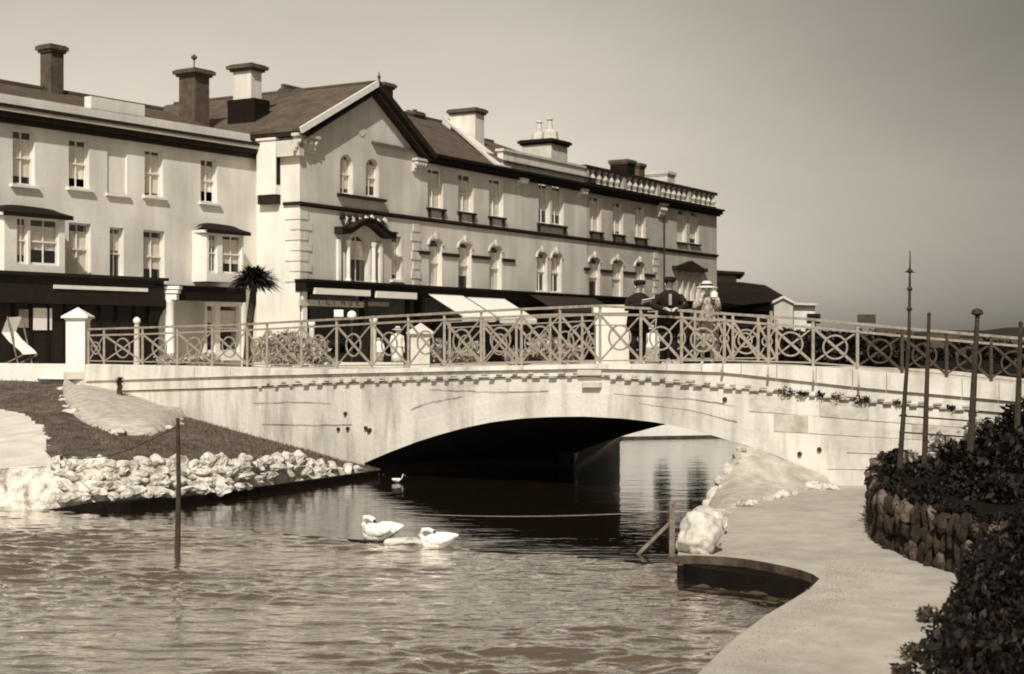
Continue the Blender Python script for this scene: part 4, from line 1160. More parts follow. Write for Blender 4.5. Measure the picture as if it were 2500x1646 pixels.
# ornate window of the gable end: columns, pediment, carving
for x_ in (845, 907): 
    t_ = MP.t(x_); k = MB(); c = MP.p(t_, fl[0][2], .12)
    hh = fl[0][3] - fl[0][2] - .3
    k.lathe((c.x, c.y, c.z), [(.13, 0), (.13, .1), (.09, .14), (.085, hh - .25), (.1, hh - .2), (.15, hh)], 10); k.build('column', M_trim, main, smooth=False)
for x_ in (825, 927):
    t_ = MP.t(x_); k = MB(); hh = fl[0][3] - fl[0][2] - .3; MP.box(k, t_ - .1, t_ + .1, fl[0][2], fl[0][2] + hh, -.01, .1); k.build('pilaster', M_trim, main)
ta, tb = MP.t(816), MP.t(950); zp = fl[0][3] - .15
k = MB(); n = 16; prof = lambda f: zp + .18 + .5 * max(0, math.sin(math.pi * min(1, max(0, (f - .15) / .7)))) ** 1.2
for j in range(n):
    f0, f1 = j / n, (j + 1) / n; A_, B_ = ta + (tb - ta) * f0, ta + (tb - ta) * f1
    k.prism([MP.p(A_, prof(f0) - .1), MP.p(B_, prof(f1) - .1), MP.p(B_, prof(f1) + .12), MP.p(A_, prof(f0) + .12)], MP.n * .42)
    k.prism([MP.p(A_, prof(f0) + .122), MP.p(B_, prof(f1) + .122), MP.p(B_, prof(f1) + .2), MP.p(A_, prof(f0) + .2)], MP.n * .5)
k.build('pediment', M_cornice, main)
for j in range(14):
    f = j / 13; k = MB(); c = MP.p(ta + .4 + (tb - ta - .9) * f, zstr - .32 + R.uniform(-.12, .1), .12)
    put('carved_boss', R.choice(rm) if False else rock_mesh('carving', 90 + j, M_stone if j % 2 else M_cornice, 1, .5), main, c, (.14, .12, .17))
k = MB(); tq0, tq1 = MP.t(1640), MP.t(1718); zq = fq[0][3] + .12
MP.box(k, tq0, tq1, zq, zq + .22, -.01, .3); k.prism([MP.p(tq0 + .5, zq + .2), MP.p(tq1 - .5, zq + .2), MP.p((tq0 + tq1) / 2, zq + .62)], MP.n * .3); k.build('pediment', M_cornice, main)
# quoins
for i in range(12):
    k = MB(); z_ = zfas + .1 + i * .43; L1 = .75 if i % 2 else .5
    if z_ + .36 > zstr - .15: break
    MP.box(k, -.02, L1, z_, z_ + .35, -.02, .045); k.build('quoin', M_tan, main)
    k = MB(); MS.box(k, .0, 1.25 - L1, z_, z_ + .35, -.02, .045); k.build('quoin', M_white, main)
    for tq in (MP.t(1015), MP.t(1600)):
        k = MB(); MP.box(k, tq - L1 / 2, tq + L1 / 2, z_, z_ + .35, -.02, .05); k.build('quoin', M_stone, main)
# capitals under the eaves
for x_, y0, y1, w_ in ((740, 330, 372, 1.5), (1018, 388, 420, .9), (1270, 436, 456, .7), (1418, 462, 484, .7), (1612, 497, 530, 1.0)):
    t_ = MP.t(x_); zt_, zb_ = MP.z(x_, y0), MP.z(x_, y1); k = MB()
    MP.box(k, t_ - w_ / 2, t_ + w_ / 2, zt_ - .12, zt_, -.02, .34); MP.box(k, t_ - w_ * .42, t_ + w_ * .42, zb_ + .14, zt_ - .122, -.02, .2); MP.box(k, t_ - w_ * .46, t_ + w_ * .46, zb_, zb_ + .138, -.02, .12)
    n = 4
    for j in range(n):
        c = MP.p(t_ - w_ * .36 + w_ * .72 * j / (n - 1), (zt_ + zb_) / 2 + .05, .22); k.lathe(c - Vector((0, 0, .12)), [(.04, 0), (.11, .08), (.11, .16), (.05, .24)], 7)
    k.build('capital', M_stone, main)
k = MB(); MS.box(k, -.2, 1.0, zc - .75, zc - .1, -.02, .3); k.build('capital', M_stone, main)
k = MB(); p_ = MP.p(MP.t(1618), 0, .1); k.tube([(p_.x, p_.y, ZS), (p_.x, p_.y, zc - .3)], .06, 7); k.build('downpipe', M_iron, main)
# gable roof
rl = 12.0; back = -MP.n * rl
rf = MB(); fo = MP.n * .45
for (te, ze) in ((-.45, zcor + .02), (TG + .35, zcor - .05)):
    e0 = MP.p(te, ze); r0 = MP.p(TAP, ZAP)
    th = Vector((0, 0, -.12))
    rf.hexa(e0 + fo, r0 - e0, back - fo, th)
roof = rf.build('roof', M_slate, main)
for (te, ze, m_) in ((-.5, zcor, M_trim), (TG + .35, zcor - .05, M_cornice)):
    k = MB(); e0 = MP.p(te, ze - .1, .46); r0 = MP.p(TAP, ZAP - .05, .46); k.bar(e0, r0, .1, .26); k.build('bargeboard', m_, roof)
    k = MB(); e0 = MP.p(te + (.5 if te < 1 else -.4), ze - .28, .2); r0 = MP.p(TAP, ZAP - .42, .2); k.bar(e0, r0, .4, .12); k.build('soffit_board', M_cornice, roof)
k = MB(); a = MP.p(TAP, ZAP + .03, .5); k.bar(a, a + back, .16, .1); k.build('ridge_tile', M_slate2, roof)
k = MB(); k.lathe(a, [(.05, 0), (.04, .12), (.09, .18), (.03, .3), (.005, .45)], 6); k.build('finial', M_iron, roof)
k = MB(); MS.box(k, -.45, 5, zcor - .28, zcor - .02, -.1, .42); k.build('side_eaves', M_cornice, main)
# long roof behind
def slope(name, t0, t1, tr0, tr1, zr, sb, m, z_e=None, parent=main):
    k = MB(); z_e = zcor + .02 if z_e is None else z_e
    a, b = MP.p(t0, z_e, .2), MP.p(t1, z_e, .2); c, d_ = MP.p(tr1, zr, -sb), MP.p(tr0, zr, -sb)
    e, f = MP.p(t1, z_e, -2 * sb), MP.p(t0, z_e, -2 * sb)
    k.face([a, b, c, d_]); k.face([d_, c, e, f]); k.face([b, e, c]); k.face([a, d_, f])
    r_ = k.build(name, m, parent)
    kk = MB(); kk.bar(d_ + Vector((0, 0, .04)), c + Vector((0, 0, .04)), .18, .12); kk.build('ridge_tile', M_slate2, r_)
    return r_
slope('roof', 5, 15.6, 5, 18.2, 14.75, 5.0, M_slate)
slope('roof', 16.2, 26.5, 17.2, 23.5, 14.3, 5.0, M_slate, zcor + .4)
k = MB(); v0, v1, v2 = MP.p(15.4, zcor + .05, .1), MP.p(16.9, zcor + .05, .1), MP.p(18.6, 14.9, -4.9)
k.prism([v0, v1, v2 + Vector((0, 0, .05)), v2 + Vector((-.25, -.4, .05))], (0, 0, .12)); k.build('roof_coping', M_chimw, main)
# white parapet, then balustrade
zp0 = zcor + .03
k = MB(); tA, tB = MP.t(1229), MP.t(1429); zt_ = MP.z(1330, 390); MP.box(k, tA, tB, zp0, zt_, -.35, -.02); k.build('parapet', M_chimw, main)
k = MB(); MP.box(k, tA - .1, tB, zt_ + .002, zt_ + .12, -.42, .06); k.build('parapet_coping', M_stone, main)
zb_ = MP.z(1600, 441)
bal = MB(); MP.box(bal, tB + .02, TE, zp0, zp0 + .16, -.3, -.03); MP.box(bal, tB + .02, TE + .05, zb_ - .12, zb_ + .06, -.34, .04); balo = bal.build('balustrade', M_cornice, main)
k = MB(); MP.box(k, tB + .05, TE - .02, zp0 + .17, zb_ - .13, -.36, -.32); k.build('parapet_panel', M_chim, main)
def bprof(h): return [(.2, 0), (.12, .08 * h), (.25, .38 * h), (.12, .72 * h), (.2, .92 * h), (.2, h)]
tt = tB + .3; i = 0; hb = zb_ - .122 - zp0 - .162
while tt < TE - .2:
    k = MB()
    if i % 6 == 0: MP.box(k, tt - .2, tt + .2, zp0 + .162, zb_ - .122, -.3, -.02); k.build('baluster_pier', M_tan2, balo)
    else: k.lathe(MP.p(tt, zp0 + .162, -.17), bprof(hb), 7); k.build('baluster', M_tan2, balo)
    tt += .78; i += 1
# chimneys
def chimney(parent, pxc, ytop, ybot, setb, a, b, m, capm, pots=2, cap_over=.16, PL=MP, z_low=None, label=None, band=False, poth=.35):
    q = PL.back(setb); t_ = q.t(pxc); c = q.p(t_, 0); d = c.y
    zt_, zb_ = ZP(ytop, d), ZP(ybot, d)
    if z_low is not None: zb_ = z_low
    k = MB(); k.hexa(c - q.u * b / 2 - q.n * a / 2 + Vector((0, 0, zb_ - 1.0)), q.u * b, q.n * a, (0, 0, zt_ - .3 - zb_ + 1.0))
    ch_ = k.build('chimney', m, parent, label=label)
    k = MB()
    for (e, z0, z1) in ((cap_over * .5, zt_ - .3, zt_ - .2), (cap_over, zt_ - .198, zt_ - .05), (cap_over * .6, zt_ - .048, zt_)):
        k.hexa(c - q.u * (b / 2 + e) - q.n * (a / 2 + e) + Vector((0, 0, z0)), q.u * (b + 2 * e), q.n * (a + 2 * e), (0, 0, z1 - z0))
    k.build('chimney_cap', capm, ch_)
    for i in range(pots):
        f = (i + .5) / pots - .5; k = MB(); k.lathe(c + q.n * a * f + Vector((0, 0, zt_)), [(.14, 0), (.11, poth * .8), (.14, poth * .85), (.13, poth)], 8); k.build('chimney_pot', capm, ch_)
    return ch_, c, zt_
chimney(main, 604, 160, 300, 3.9, 1.0, .7, M_chimw, M_chim, pots=0, cap_over=.22, z_low=13.0, label='white chimney stack with a dark capping left of the gable')
chimney(main, 607, 246, 345, 3.9, 1.5, 1.0, M_darkpaint, M_darkpaint, pots=0, cap_over=.01, z_low=10.5, label='black tarred base of the white chimney stack')
chimney(main, 932, 205, 240, 7.5, .9, .8, M_chim, M_chim, pots=1, poth=.1)
chimney(main, 997, 275, 300, 5.5, 1.2, .7, M_chim, M_chim, pots=3, poth=.12)
chimney(main, 1141, 268, 350, 3.6, 1.55, .9, M_chimw, M_chim, pots=0, cap_over=.16, z_low=12.3, label='broad pale chimney stack with a thin dark cap')
ch_, c, zt_ = chimney(main, 1330, 345, 400, 3.0, 1.9, 1.9, M_stone, M_darkpaint, pots=0, cap_over=.2, label='squat ornamental stack with a dark band and tall pots')
for dx in (-.5, .55):
    k = MB(); k.lathe(c + MP.u * dx * .6 + MP.n * -dx + Vector((0, 0, zt_)), [(.5, 0), (.45, .45), (.16, .62), (.13, 1.1), (.2, 1.15), (.16, 1.25)], 8); k.build('chimney_pot', M_stone, ch_)
chimney(main, 1520, 392, 425, 3.0, 1.2, 1.1, M_darkpaint, M_chim, pots=0, cap_over=.1, label='dark chimney stack behind the balustrade')
chimney(main, 1556, 400, 425, 4.0, .7, .8, M_chim, M_chim, pots=0, cap_over=.1)
chimney(main, 1612, 421, 455, 4.0, 1.6, 1.2, M_stone, M_stone, pots=0, cap_over=.1, label='low pale chimney stack at the right end behind the balustrade')

# ground floor shops
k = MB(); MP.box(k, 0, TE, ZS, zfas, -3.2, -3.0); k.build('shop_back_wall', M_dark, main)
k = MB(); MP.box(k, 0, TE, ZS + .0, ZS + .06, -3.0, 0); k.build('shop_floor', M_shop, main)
k = MB(); k.face([MS.p(-.02, ZS), MS.p(7, ZS), MS.p(7, zfas + .1), MS.p(-.02, zfas + .1)]) if False else None
zf1 = MP.z(900, 722)
k = MB(); MP.box(k, -.05, TE, zf1 + .05, zfas + .1, -.2, .35); MP.box(k, -.1, TE, zfas + .102, zfas + .2, -.2, .55); k.build('fascia', M_darkpaint, main)
for x_ in (742, 893, 1003, 1032, 1190, 1270, 1330, 1392, 1445, 1520, 1600, 1680, 1745):
    k = MB(); t_ = MP.t(x_); MP.box(k, t_ - .14, t_ + .14, ZS, zf1 + .048, -.2, .06); k.build('shop_pillar', M_shop if x_ != 742 else M_white, main)
for (x0, x1) in ((760, 885), (900, 995), (1040, 1180), (1200, 1262), (1280, 1322), (1340, 1385), (1400, 1440), (1455, 1510), (1530, 1592), (1610, 1672), (1690, 1738)):
    k = MB(); MP.box(k, MP.t(x0), MP.t(x1), ZS, ZS + .55, -.16, -.04); k.build('stall_riser', M_shop, main)
    k = MB(); k.face([MP.p(MP.t(x0), ZS + .55, -.1), MP.p(MP.t(x1), ZS + .55, -.1), MP.p(MP.t(x1), zf1 + .05, -.1), MP.p(MP.t(x0), zf1 + .05, -.1)]); k.build('shop_pane', M_glass, main)
# roller blinds of the first shop, two long white strips, and the lettered sign board
def slab(x0, x1, y0l, y1l, o0, o1, m, name, parent=main, label=None):
    k = MB(); t0, t1 = MP.t(x0), MP.t(x1); zt = MP.z(x0, y0l); zb = MP.z(x0, y1l); MP.box(k, t0, t1, zb, zt, o0, o1); return k.build(name, m, parent, label=label)
slab(748, 884, 703, 718, .36, .46, M_canvas, 'sun_blind', label='left white sun blind rolled up under the shop fascia')
slab(899, 998, 711, 727, .36, .46, M_canvas, 'sun_blind', label='right white sun blind rolled up under the shop fascia')
sgn = slab(728, 884, 731, 746, .02, .1, mat('sign_board_paint', .5, .38, scale=3), 'sign_board')
rotz = math.atan2(MP.u.y, MP.u.x)
for il, chr_ in enumerate('ICINURS'):
    cu = bpy.data.curves.new('letter', 'FONT'); cu.body = chr_; cu.size = .42; cu.extrude = .012
    to = bpy.data.objects.new('letter_curve', cu); COL.objects.link(to); bpy.context.view_layer.update()
    _lm = bpy.data.meshes.new_from_object(to.evaluated_get(bpy.context.evaluated_depsgraph_get())); bpy.data.objects.remove(to)
    _lm.materials.clear(); _lm.materials.append(M_letter)
    _lo = bpy.data.objects.new('letter', _lm); COL.objects.link(_lo); _lo.parent = sgn
    _lo.rotation_euler = (math.pi / 2, 0, rotz); _lo.location = MP.p(MP.t(772) + il * .52, MP.z(728, 744) + .02, .115) - wloc(sgn)
slab(895, 945, 737, 747, .02, .1, M_hand, 'sign_board', label='small dim sign board on the right of the first shop')
# awnings out over the pavement
def awning(x0, x1, ytop, out_, drop, m, label, group=None, name='shop_awning', skew=0.0):
    t0, t1 = MP.t(x0), MP.t(x1); zt = MP.z(x0, ytop)
    t = thing(name, MP.p((t0 + t1) / 2, zt, .3), label, 'awning', group)
    k = MB(); n = 6
    a = [MP.p(t0 + (t1 - t0) * i / n, zt, .36) for i in range(n + 1)]; b = [MP.p(t0 + (t1 - t0) * i / n, zt - drop - (.03 if i % 2 else 0), .36 + out_) for i in range(n + 1)]
    k.loft([a, b], cap=False, close=False); k.loft([b, [p - Vector((0, 0, .22)) for p in b]], cap=False, close=False)
    k.build('canvas', m, t)
    for tt_ in (t0, t1):
        k = MB(); k.tube([MP.p(tt_, zt - drop, .36 + out_), MP.p(tt_, zt - drop + .1, .2)], .025, 6); k.build('arm', M_iron, t)
awning(1027, 1112, 717, 1.9, 1.05, M_canvas, 'white canvas shop awning sloping over the pavement, left of the pair')
awning(1122, 1215, 725, 1.9, 1.05, M_canvas, 'white canvas shop awning sloping over the pavement, right of the pair')
awning(1271, 1432, 716, 1.7, .9, M_canvasd, 'dark canvas shop awning right of the two white ones')

# ---------- left terrace
TO = P(630, 0, 63.2)
TP = Plane((TO.x, TO.y), (.558, .830))
ter = thing('terrace_building', (TO.x, TO.y, ZS), 'white stucco terrace on the left with two bow-topped bays and a dark cornice', 'building')
tl = TP.t(0) - 12
zcb = TP.z(300, 342); zct = TP.z(300, 309)
zsh = TP.z(170, 682)
V_ = lambda *a: opening(TP, *a)
t_top = [V_(31, 85, 318, 452), V_(168, 218, 340, 460), V_(353, 398, 366, 480), V_(490, 530, 388, 495)]
blank = V_(262, 310, 352, 474)
t_mid = [V_(168, 222, 545, 672), V_(268, 302, 556, 682), V_(350, 402, 563, 690)]
bay_lo = V_(470, 560, 735, 865)
extra_ = [(o_[0] - 6.2, o_[1] - 6.2, o_[2], o_[3], 0) for o_ in t_top[:2] + t_mid[:1]]
wall(TP, tl, 0, ZS, zcb, t_top + t_mid + [blank] + extra_, depth=.3).build('front_wall', M_white, ter)
k = MB(); k.face([TP.p(blank[0] - .02, blank[2] - .02, -.07), TP.p(blank[1] + .02, blank[2] - .02, -.07), TP.p(blank[1] + .02, blank[3] + .02, -.07), TP.p(blank[0] - .02, blank[3] + .02, -.07)]); k.build('blank_recess', M_white, ter)
k = MB(); TP.box(k, blank[0] - .1, blank[1] + .1, blank[2] - .1, blank[2], -.06, .12); k.build('sill', M_trim, ter)
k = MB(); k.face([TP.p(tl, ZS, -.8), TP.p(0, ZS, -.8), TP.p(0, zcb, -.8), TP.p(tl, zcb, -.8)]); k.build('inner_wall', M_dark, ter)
for i, o_ in enumerate(t_top): window(ter, TP, o_, rec=.19, blind=[.78, .7, .85, .68][i], openw=1 if i in (1, 3) else 0)
for i, o_ in enumerate(t_mid): window(ter, TP, o_, rec=.19, blind=[.85, .35, .7][i], sill=i != 1)
for o_ in extra_: window(ter, TP, o_, rec=.19, blind=.6)
k = MB()
TP.box(k, tl, .15, zcb, zcb + .18, -.02, .2); TP.box(k, tl, .2, zcb + .182, zcb + .36, -.02, .34); k.build('cornice', M_cornice, ter)
k = MB(); TP.box(k, tl, .22, zcb + .362, zct - .02, -.02, .42); k.build('cornice_mould', M_tan2, ter)
k = MB(); TP.box(k, tl, .24, zct - .018, zct + .1, -.02, .46); k.build('cornice_lip', M_cornice, ter)
zpt = TP.z(100, 252)
k = MB(); TP.box(k, tl, -.0, zct + .102, zct + .5, -.35, .0); k.build('parapet', M_white, ter)
k = MB(); TP.box(k, TP.t(222), TP.t(353), zct + .5, zct + .95, -.36, .01); k.build('raised_parapet', M_white, ter)
# roof strip
k = MB(); zr = TP.back(3).z(200, 236)
k.face([TP.p(tl, zct + .3, -.4), TP.p(-.3, zct + .3, -.4), TP.p(-2.2, zr + .1, -3.4), TP.p(tl, zr + .1, -3.4)])
k.face([TP.p(tl, zr + .1, -3.4), TP.p(-2.2, zr + .1, -3.4), TP.p(-2.2, zct, -7), TP.p(tl, zct, -7)]); k.face([TP.p(-.3, zct + .3, -.4), TP.p(-.3, zct, -7), TP.p(-2.2, zr + .1, -3.4)])
troof = k.build('roof', M_slate2, ter)
k = MB(); k.bar(TP.p(tl, zr + .14, -3.4), TP.p(-2.2, zr + .14, -3.4), .2, .12); k.build('ridge_tile', M_slate2, troof)
chimney(ter, 127, 112, 225, 3.4, .62, .62, M_chim, M_chim, pots=0, cap_over=.14, PL=TP, label='tall slim brown chimney on the left terrace')
ch_, c, zt_ = chimney(ter, 474, 172, 285, 3.2, .95, .85, M_chim, M_chim, pots=0, cap_over=.2, PL=TP, label='brown chimney with a flared dark cap and a ball vane')
k = MB(); k.tube([c + Vector((0, 0, zt_)), c + Vector((0, 0, zt_ + .45))], .03, 6); k.lathe(c + Vector((0, 0, zt_ + .42)), [(.02, 0), (.13, .1), (.13, .17), (.02, .27)], 9); k.build('ball_vane', M_chim, ch_)
# bays
def bay(x0, x1, ytop, ybot, xr, canopy_y, lights, pj, blinds, lower=False):
    t0, t1 = TP.t(x0), TP.t(x1); xm = (x0 + x1) / 2; zt, zb = TP.z(xm, ytop), TP.z(xm, ybot)
    b_ = MB(); BP = Plane((TP.p(0, 0, pj).x, TP.p(0, 0, pj).y), TP.u.xy)
    ops = []
    L_ = t1 - t0
    for (f0, f1) in lights: ops.append((t0 + L_ * f0, t0 + L_ * f1, zb + .35, zt - .05, 0))
    mbw = wall(BP, t0, t1, zb, zt + .1, ops, depth=.15)
    for tt_ in (t0, t1):
        mbw.face([TP.p(tt_, zb, 0), TP.p(tt_, zb, pj), TP.p(tt_, zt + .1, pj), TP.p(tt_, zt + .1, 0)])
    mbw.face([TP.p(t0, zb, 0), TP.p(t1, zb, 0), TP.p(t1, zb, pj), TP.p(t0, zb, pj)])
    bo_ = mbw.build('bay', M_trim, ter)
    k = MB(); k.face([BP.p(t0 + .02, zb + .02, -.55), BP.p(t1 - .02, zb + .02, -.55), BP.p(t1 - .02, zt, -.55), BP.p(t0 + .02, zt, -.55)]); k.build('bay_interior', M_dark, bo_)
    for o_, bln in zip(ops, blinds):
        window(ter, BP, o_, rec=.1, blind=bln, sill=False, mullion=not lower)
    if not lower:
        k = MB(); n = 8; ra, rb_ = [], []
        for i in range(n + 1):
            f = i / n; e = .25 * (1 - (2 * f - 1) ** 2) ** .5
            ra.append(TP.p(t0 - .2 + (L_ + .4) * f, zt + .1, pj + .22)); rb_.append(TP.p(t0 + .1 + (L_ - .2) * f, zt + .2 + e, 0.05))
        mid_ = [(p + q) / 2 + Vector((0, 0, .1)) for p, q in zip(ra, rb_)]
        k.loft([[p - Vector((0, 0, .14)) for p in ra], ra, mid_, rb_], cap=False, close=False)
        k.face([p - Vector((0, 0, .14)) for p in (ra[0], ra[-1])] + [TP.p(t1, zt, 0), TP.p(t0, zt, 0)])
        k.build('bay_canopy', M_darkpaint, bo_)
bay(-30, 118, 532, 672, 0, 520, ((.2, .38), (.42, .9)), .9, (.75, .62))
bay(470, 560, 572, 690, 0, 560, ((.06, .28), (.42, .95)), .8, (.3, .62))
bay(474, 562, 742, 880, 0, 0, ((.06, .28), (.42, .95)), .6, (.3, .5), True)
# dark shop front with canopy
z1s = zsh; ta, tb = tl, TP.t(334)
SH = 1.5
k = MB(); TP.box(k, ta, tb, z1s - .95, z1s, .02, SH); TP.box(k, ta, tb + .1, z1s + .002, z1s + .12, .02, SH + .15); shf = k.build('shop_canopy', M_shop, ter)
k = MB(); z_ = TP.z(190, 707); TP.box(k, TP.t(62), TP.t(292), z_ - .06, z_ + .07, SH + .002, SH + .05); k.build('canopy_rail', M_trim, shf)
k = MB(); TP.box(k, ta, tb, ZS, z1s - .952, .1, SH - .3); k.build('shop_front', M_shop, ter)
for (x0, x1, y0, y1, lab) in ((45, 68, 755, 800, 'narrow dim notice'), (80, 125, 752, 806, 'bright white notice')):
    PLs = Plane((TP.p(0, 0, SH - .29).x, TP.p(0, 0, SH - .29).y), TP.u.xy); k = MB()
    PLs.box(k, PLs.t(x0), PLs.t(x1), PLs.z(x0, y1), PLs.z(x0, y0), 0, .04); k.build('notice_board', M_paper if x0 > 70 else M_hand, ter, label=lab + ' on the dark shop front')
for i in range(9):
    PLs = Plane((TP.p(0, 0, SH - .29).x, TP.p(0, 0, SH - .29).y), TP.u.xy); x_ = -10 + i * 42
    k = MB(); t_ = PLs.t(x_); PLs.box(k, t_ - .05, t_ + .05, ZS, z1s - .96, 0, .05); k.build('glazing_bar', M_darkpaint, ter)
# white column with scroll capital beside the dark shop
cq = TP.p(TP.t(352), ZS, SH - .1)
colm = thing('shop_column', cq, 'white column with a scrolled capital between the dark shop and the arched verandah', 'column')
zt_ = ZP(700, cq.y); k = MB(); k.lathe((cq.x, cq.y, ZS), [(.24, 0), (.24, .25), (.19, .3), (.17, zt_ - ZS - .6), (.22, zt_ - ZS - .5)], 12); k.build('shaft', M_trim, colm, smooth=True)
for (z0, z1, e) in ((-.5, -.3, .3), (-.26, -.12, .36), (-.1, 0.02, .42)):
    k = MB(); k.box((cq.x, cq.y, zt_ + (z0 + z1) / 2), (e * 2, e * 1.4, z1 - z0)); k.build('capital_slab', M_trim, colm)
# arched verandah
vb = MB(); t0, t1 = TP.t(366), TP.t(602) ; z_t, z_b = TP.z(480, 705), TP.z(480, 737)
VP = Plane((TP.p(0, 0, 1.4).x, TP.p(0, 0, 1.4).y), TP.u.xy)
t0, t1 = VP.t(372), VP.t(601); z_t, z_b = VP.z(480, 702), VP.z(480, 735)
vt = thing('arched_verandah', VP.p((t0 + t1) / 2, ZS), 'dark timber verandah beam with a rounded corner right of the white column', 'verandah')
VP.box(vb, t0, t1, z_b, z_t, -.1, .0)
n = 8; r_ = 1.1; pts = [(t0, z_b - r_ * 1.2), (t0, z_b)] ; arcp = [(t0 + .25 + r_ - r_ * math.cos(a) if True else 0, z_b - r_ * 1.2 + r_ * 1.2 * math.sin(a)) for a in [math.pi / 2 * j / n for j in range(n + 1)]]
for j in range(n):
    (x0, y0), (x1, y1) = arcp[j], arcp[j + 1]
    vb.prism([VP.p(x0, y0), VP.p(x1, y1), VP.p(x1, z_b + .002), VP.p(x0, z_b + .002)], -VP.n * .098)
VP.box(vb, t0 - .1, t0 + .26, ZS, z_b, -.1, .0)
vb.build('beam', M_darkpaint, vt)
k = MB(); k.hexa(VP.p(t0, z_t + .002, .1), VP.u * (t1 - t0), -VP.n * 1.45, (0, 0, .06)); k.build('verandah_roof', M_darkpaint, vt)
k = MB(); VP.box(k, VP.t(598) - .1, VP.t(598) + .05, ZS, z_b - .002, -.1, 0); k.build('verandah_post', M_trim, vt)

# ================================================================== STREET SIDE: low walls, hedges, people
k = MB(); a_, b_ = G(-250, 918, ZS), P(160, 900, 41.6)
k.hexa(Vector((a_.x, 45.4, 1.6)), Vector((b_.x - a_.x, -3.6, 0)), (0, .3, 0), (0, 0, ZS - 1.6 + .42))
tag(k.build('kerb_wall', M_trim), 'low white kerb wall left of the near pillar', 'wall')
for i, (x_, y_, s_) in enumerate(((92, 895, .2), (150, 898, .18), (20, 893, .15))):
    pass
shrub('hedge_bush', [bl_(660, 850, 47, .5, .5), bl_(700, 845, 47.5, .6, .5), bl_(735, 855, 47, .45, .4)], 3500, .06, 'pale flowering bush behind the railing below the white house wall', M_leaf3)
shrub('hedge_bush', [bl_(770, 855, 46, .45, .42), bl_(690, 880, 45, .5, .25), bl_(800, 885, 46, .4, .2)], 2600, .06, 'lower pale flowering bush behind the railing beside the tea room', M_leaf3)
shrub('hedge_bush', [bl_(1075, 855, 40, .35, .35), bl_(1120, 870, 40, .35, .22), bl_(1160, 860, 40.5, .3, .3)], 2300, .05, 'speckled bush behind the railing just right of the far pillar', M_leaf3)
shrub('hedge_bush', [bl_(1260, 870, 39, .35, .25), bl_(1330, 850, 39, .45, .35), bl_(1390, 865, 39.5, .4, .28)], 2600, .05, 'speckled flowering bush behind the railing left of the stone pedestal', M_leaf3)
shrub('hedge_bush', [bl_(420, 880, 45, .5, .2), bl_(500, 878, 45, .5, .22)], 1400, .05, 'thin pale plants along the foot of the railing left of the palm', M_leaf3)
# low rendered wall of the little garden
k = MB(); k.hexa(P(620, 905, 50).xy.to_3d() + Vector((0, 0, ZS)), P(985, 0, 50).xy.to_3d() - P(620, 0, 50).xy.to_3d(), (0, .3, 0), (0, 0, .35))
tag(k.build('garden_wall', M_stone), 'low pale garden wall behind the flowering bushes', 'wall')
# side-yard white wall with gable end kerb
# globe lamp and small signs
def lamp(px, py_g, d, r, label):
    b = P(px, 0, d); b.z = ZS; g = P(px, py_g, d)
    t = thing('globe_lamp', b, label, 'lamp')
    k = MB(); k.tube([b, g - Vector((0, 0, r))], .03, 7); k.build('post', M_iron, t)
    k = MB(); k.lathe(g - Vector((0, 0, r)), [(.3 * r, 0), (.85 * r, .4 * r), (r, r), (.8 * r, 1.6 * r), (.3 * r, 1.95 * r)], 12); k.build('globe', M_trim, t, smooth=True)
lamp(859, 770, 56, .18, 'white globe lamp on a post in front of the dark tea room')
b = P(827, 765, 56); t = thing('hanging_sign', (b.x, b.y, ZS), 'small square white sign on a post left of the globe lamp', 'sign')
k = MB(); k.box(b, (.34, .06, .26)); k.build('board', M_trim, t); k = MB(); k.tube([(b.x, b.y, ZS), (b.x, b.y, b.z - .13)], .025, 6); k.build('post', M_iron, t)
# parasol-like white cap lamps on the left kerb
def ballpost(px, py, d, r, label):
    b = P(px, 0, d); b.z = ZS; g = P(px, py, d)
    t = thing('bollard', b, label, 'bollard')
    k = MB(); k.lathe(b, [(.14, 0), (.12, .1), (.09, g.z - ZS - r)], 8); k.build('shaft', M_stone, t)
    k = MB(); k.lathe(g - Vector((0, 0, r)), [(.4 * r, 0), (r, .7 * r), (.9 * r, 1.4 * r), (.3 * r, 1.9 * r)], 10); k.build('knob', M_trim, t, smooth=True)
ballpost(761, 790, 52, .13, 'pale round-topped bollard behind the railing left of the globe lamp')
ballpost(912, 781, 52, .15, 'pale round-topped bollard right of the globe lamp')
ballpost(334, 783, 54, .14, 'white round-topped bollard beside the white shop column')
# deck chair at the far left
dcx = P(22, 0, 46); dch = thing('deck_chair', (dcx.x, dcx.y, ZS), 'pale canvas deck chair on the pavement at the left edge of the view', 'chair')
k = MB(); prof = [(P(18, 775, 46)), (P(4, 812, 46)), (P(20, 832, 46)), (P(50, 858, 46)), (P(56, 866, 46))]
k.loft([[p + Vector((0, .0, 0)) for p in prof], [p + Vector((.32, .35, .03)) for p in prof]], cap=False, close=False); k.build('canvas', M_canvas, dch)
for dy in (0, .5):
    k = MB(); q = Vector((.32 if dy else 0, .35 if dy else 0, 0)); k.bar(P(18, 773, 46) + q, P(45, 893, 46) + q, .04); k.bar(P(57, 866, 46) + q, P(2, 893, 46) + q, .04); k.build('frame', M_wood, dch)

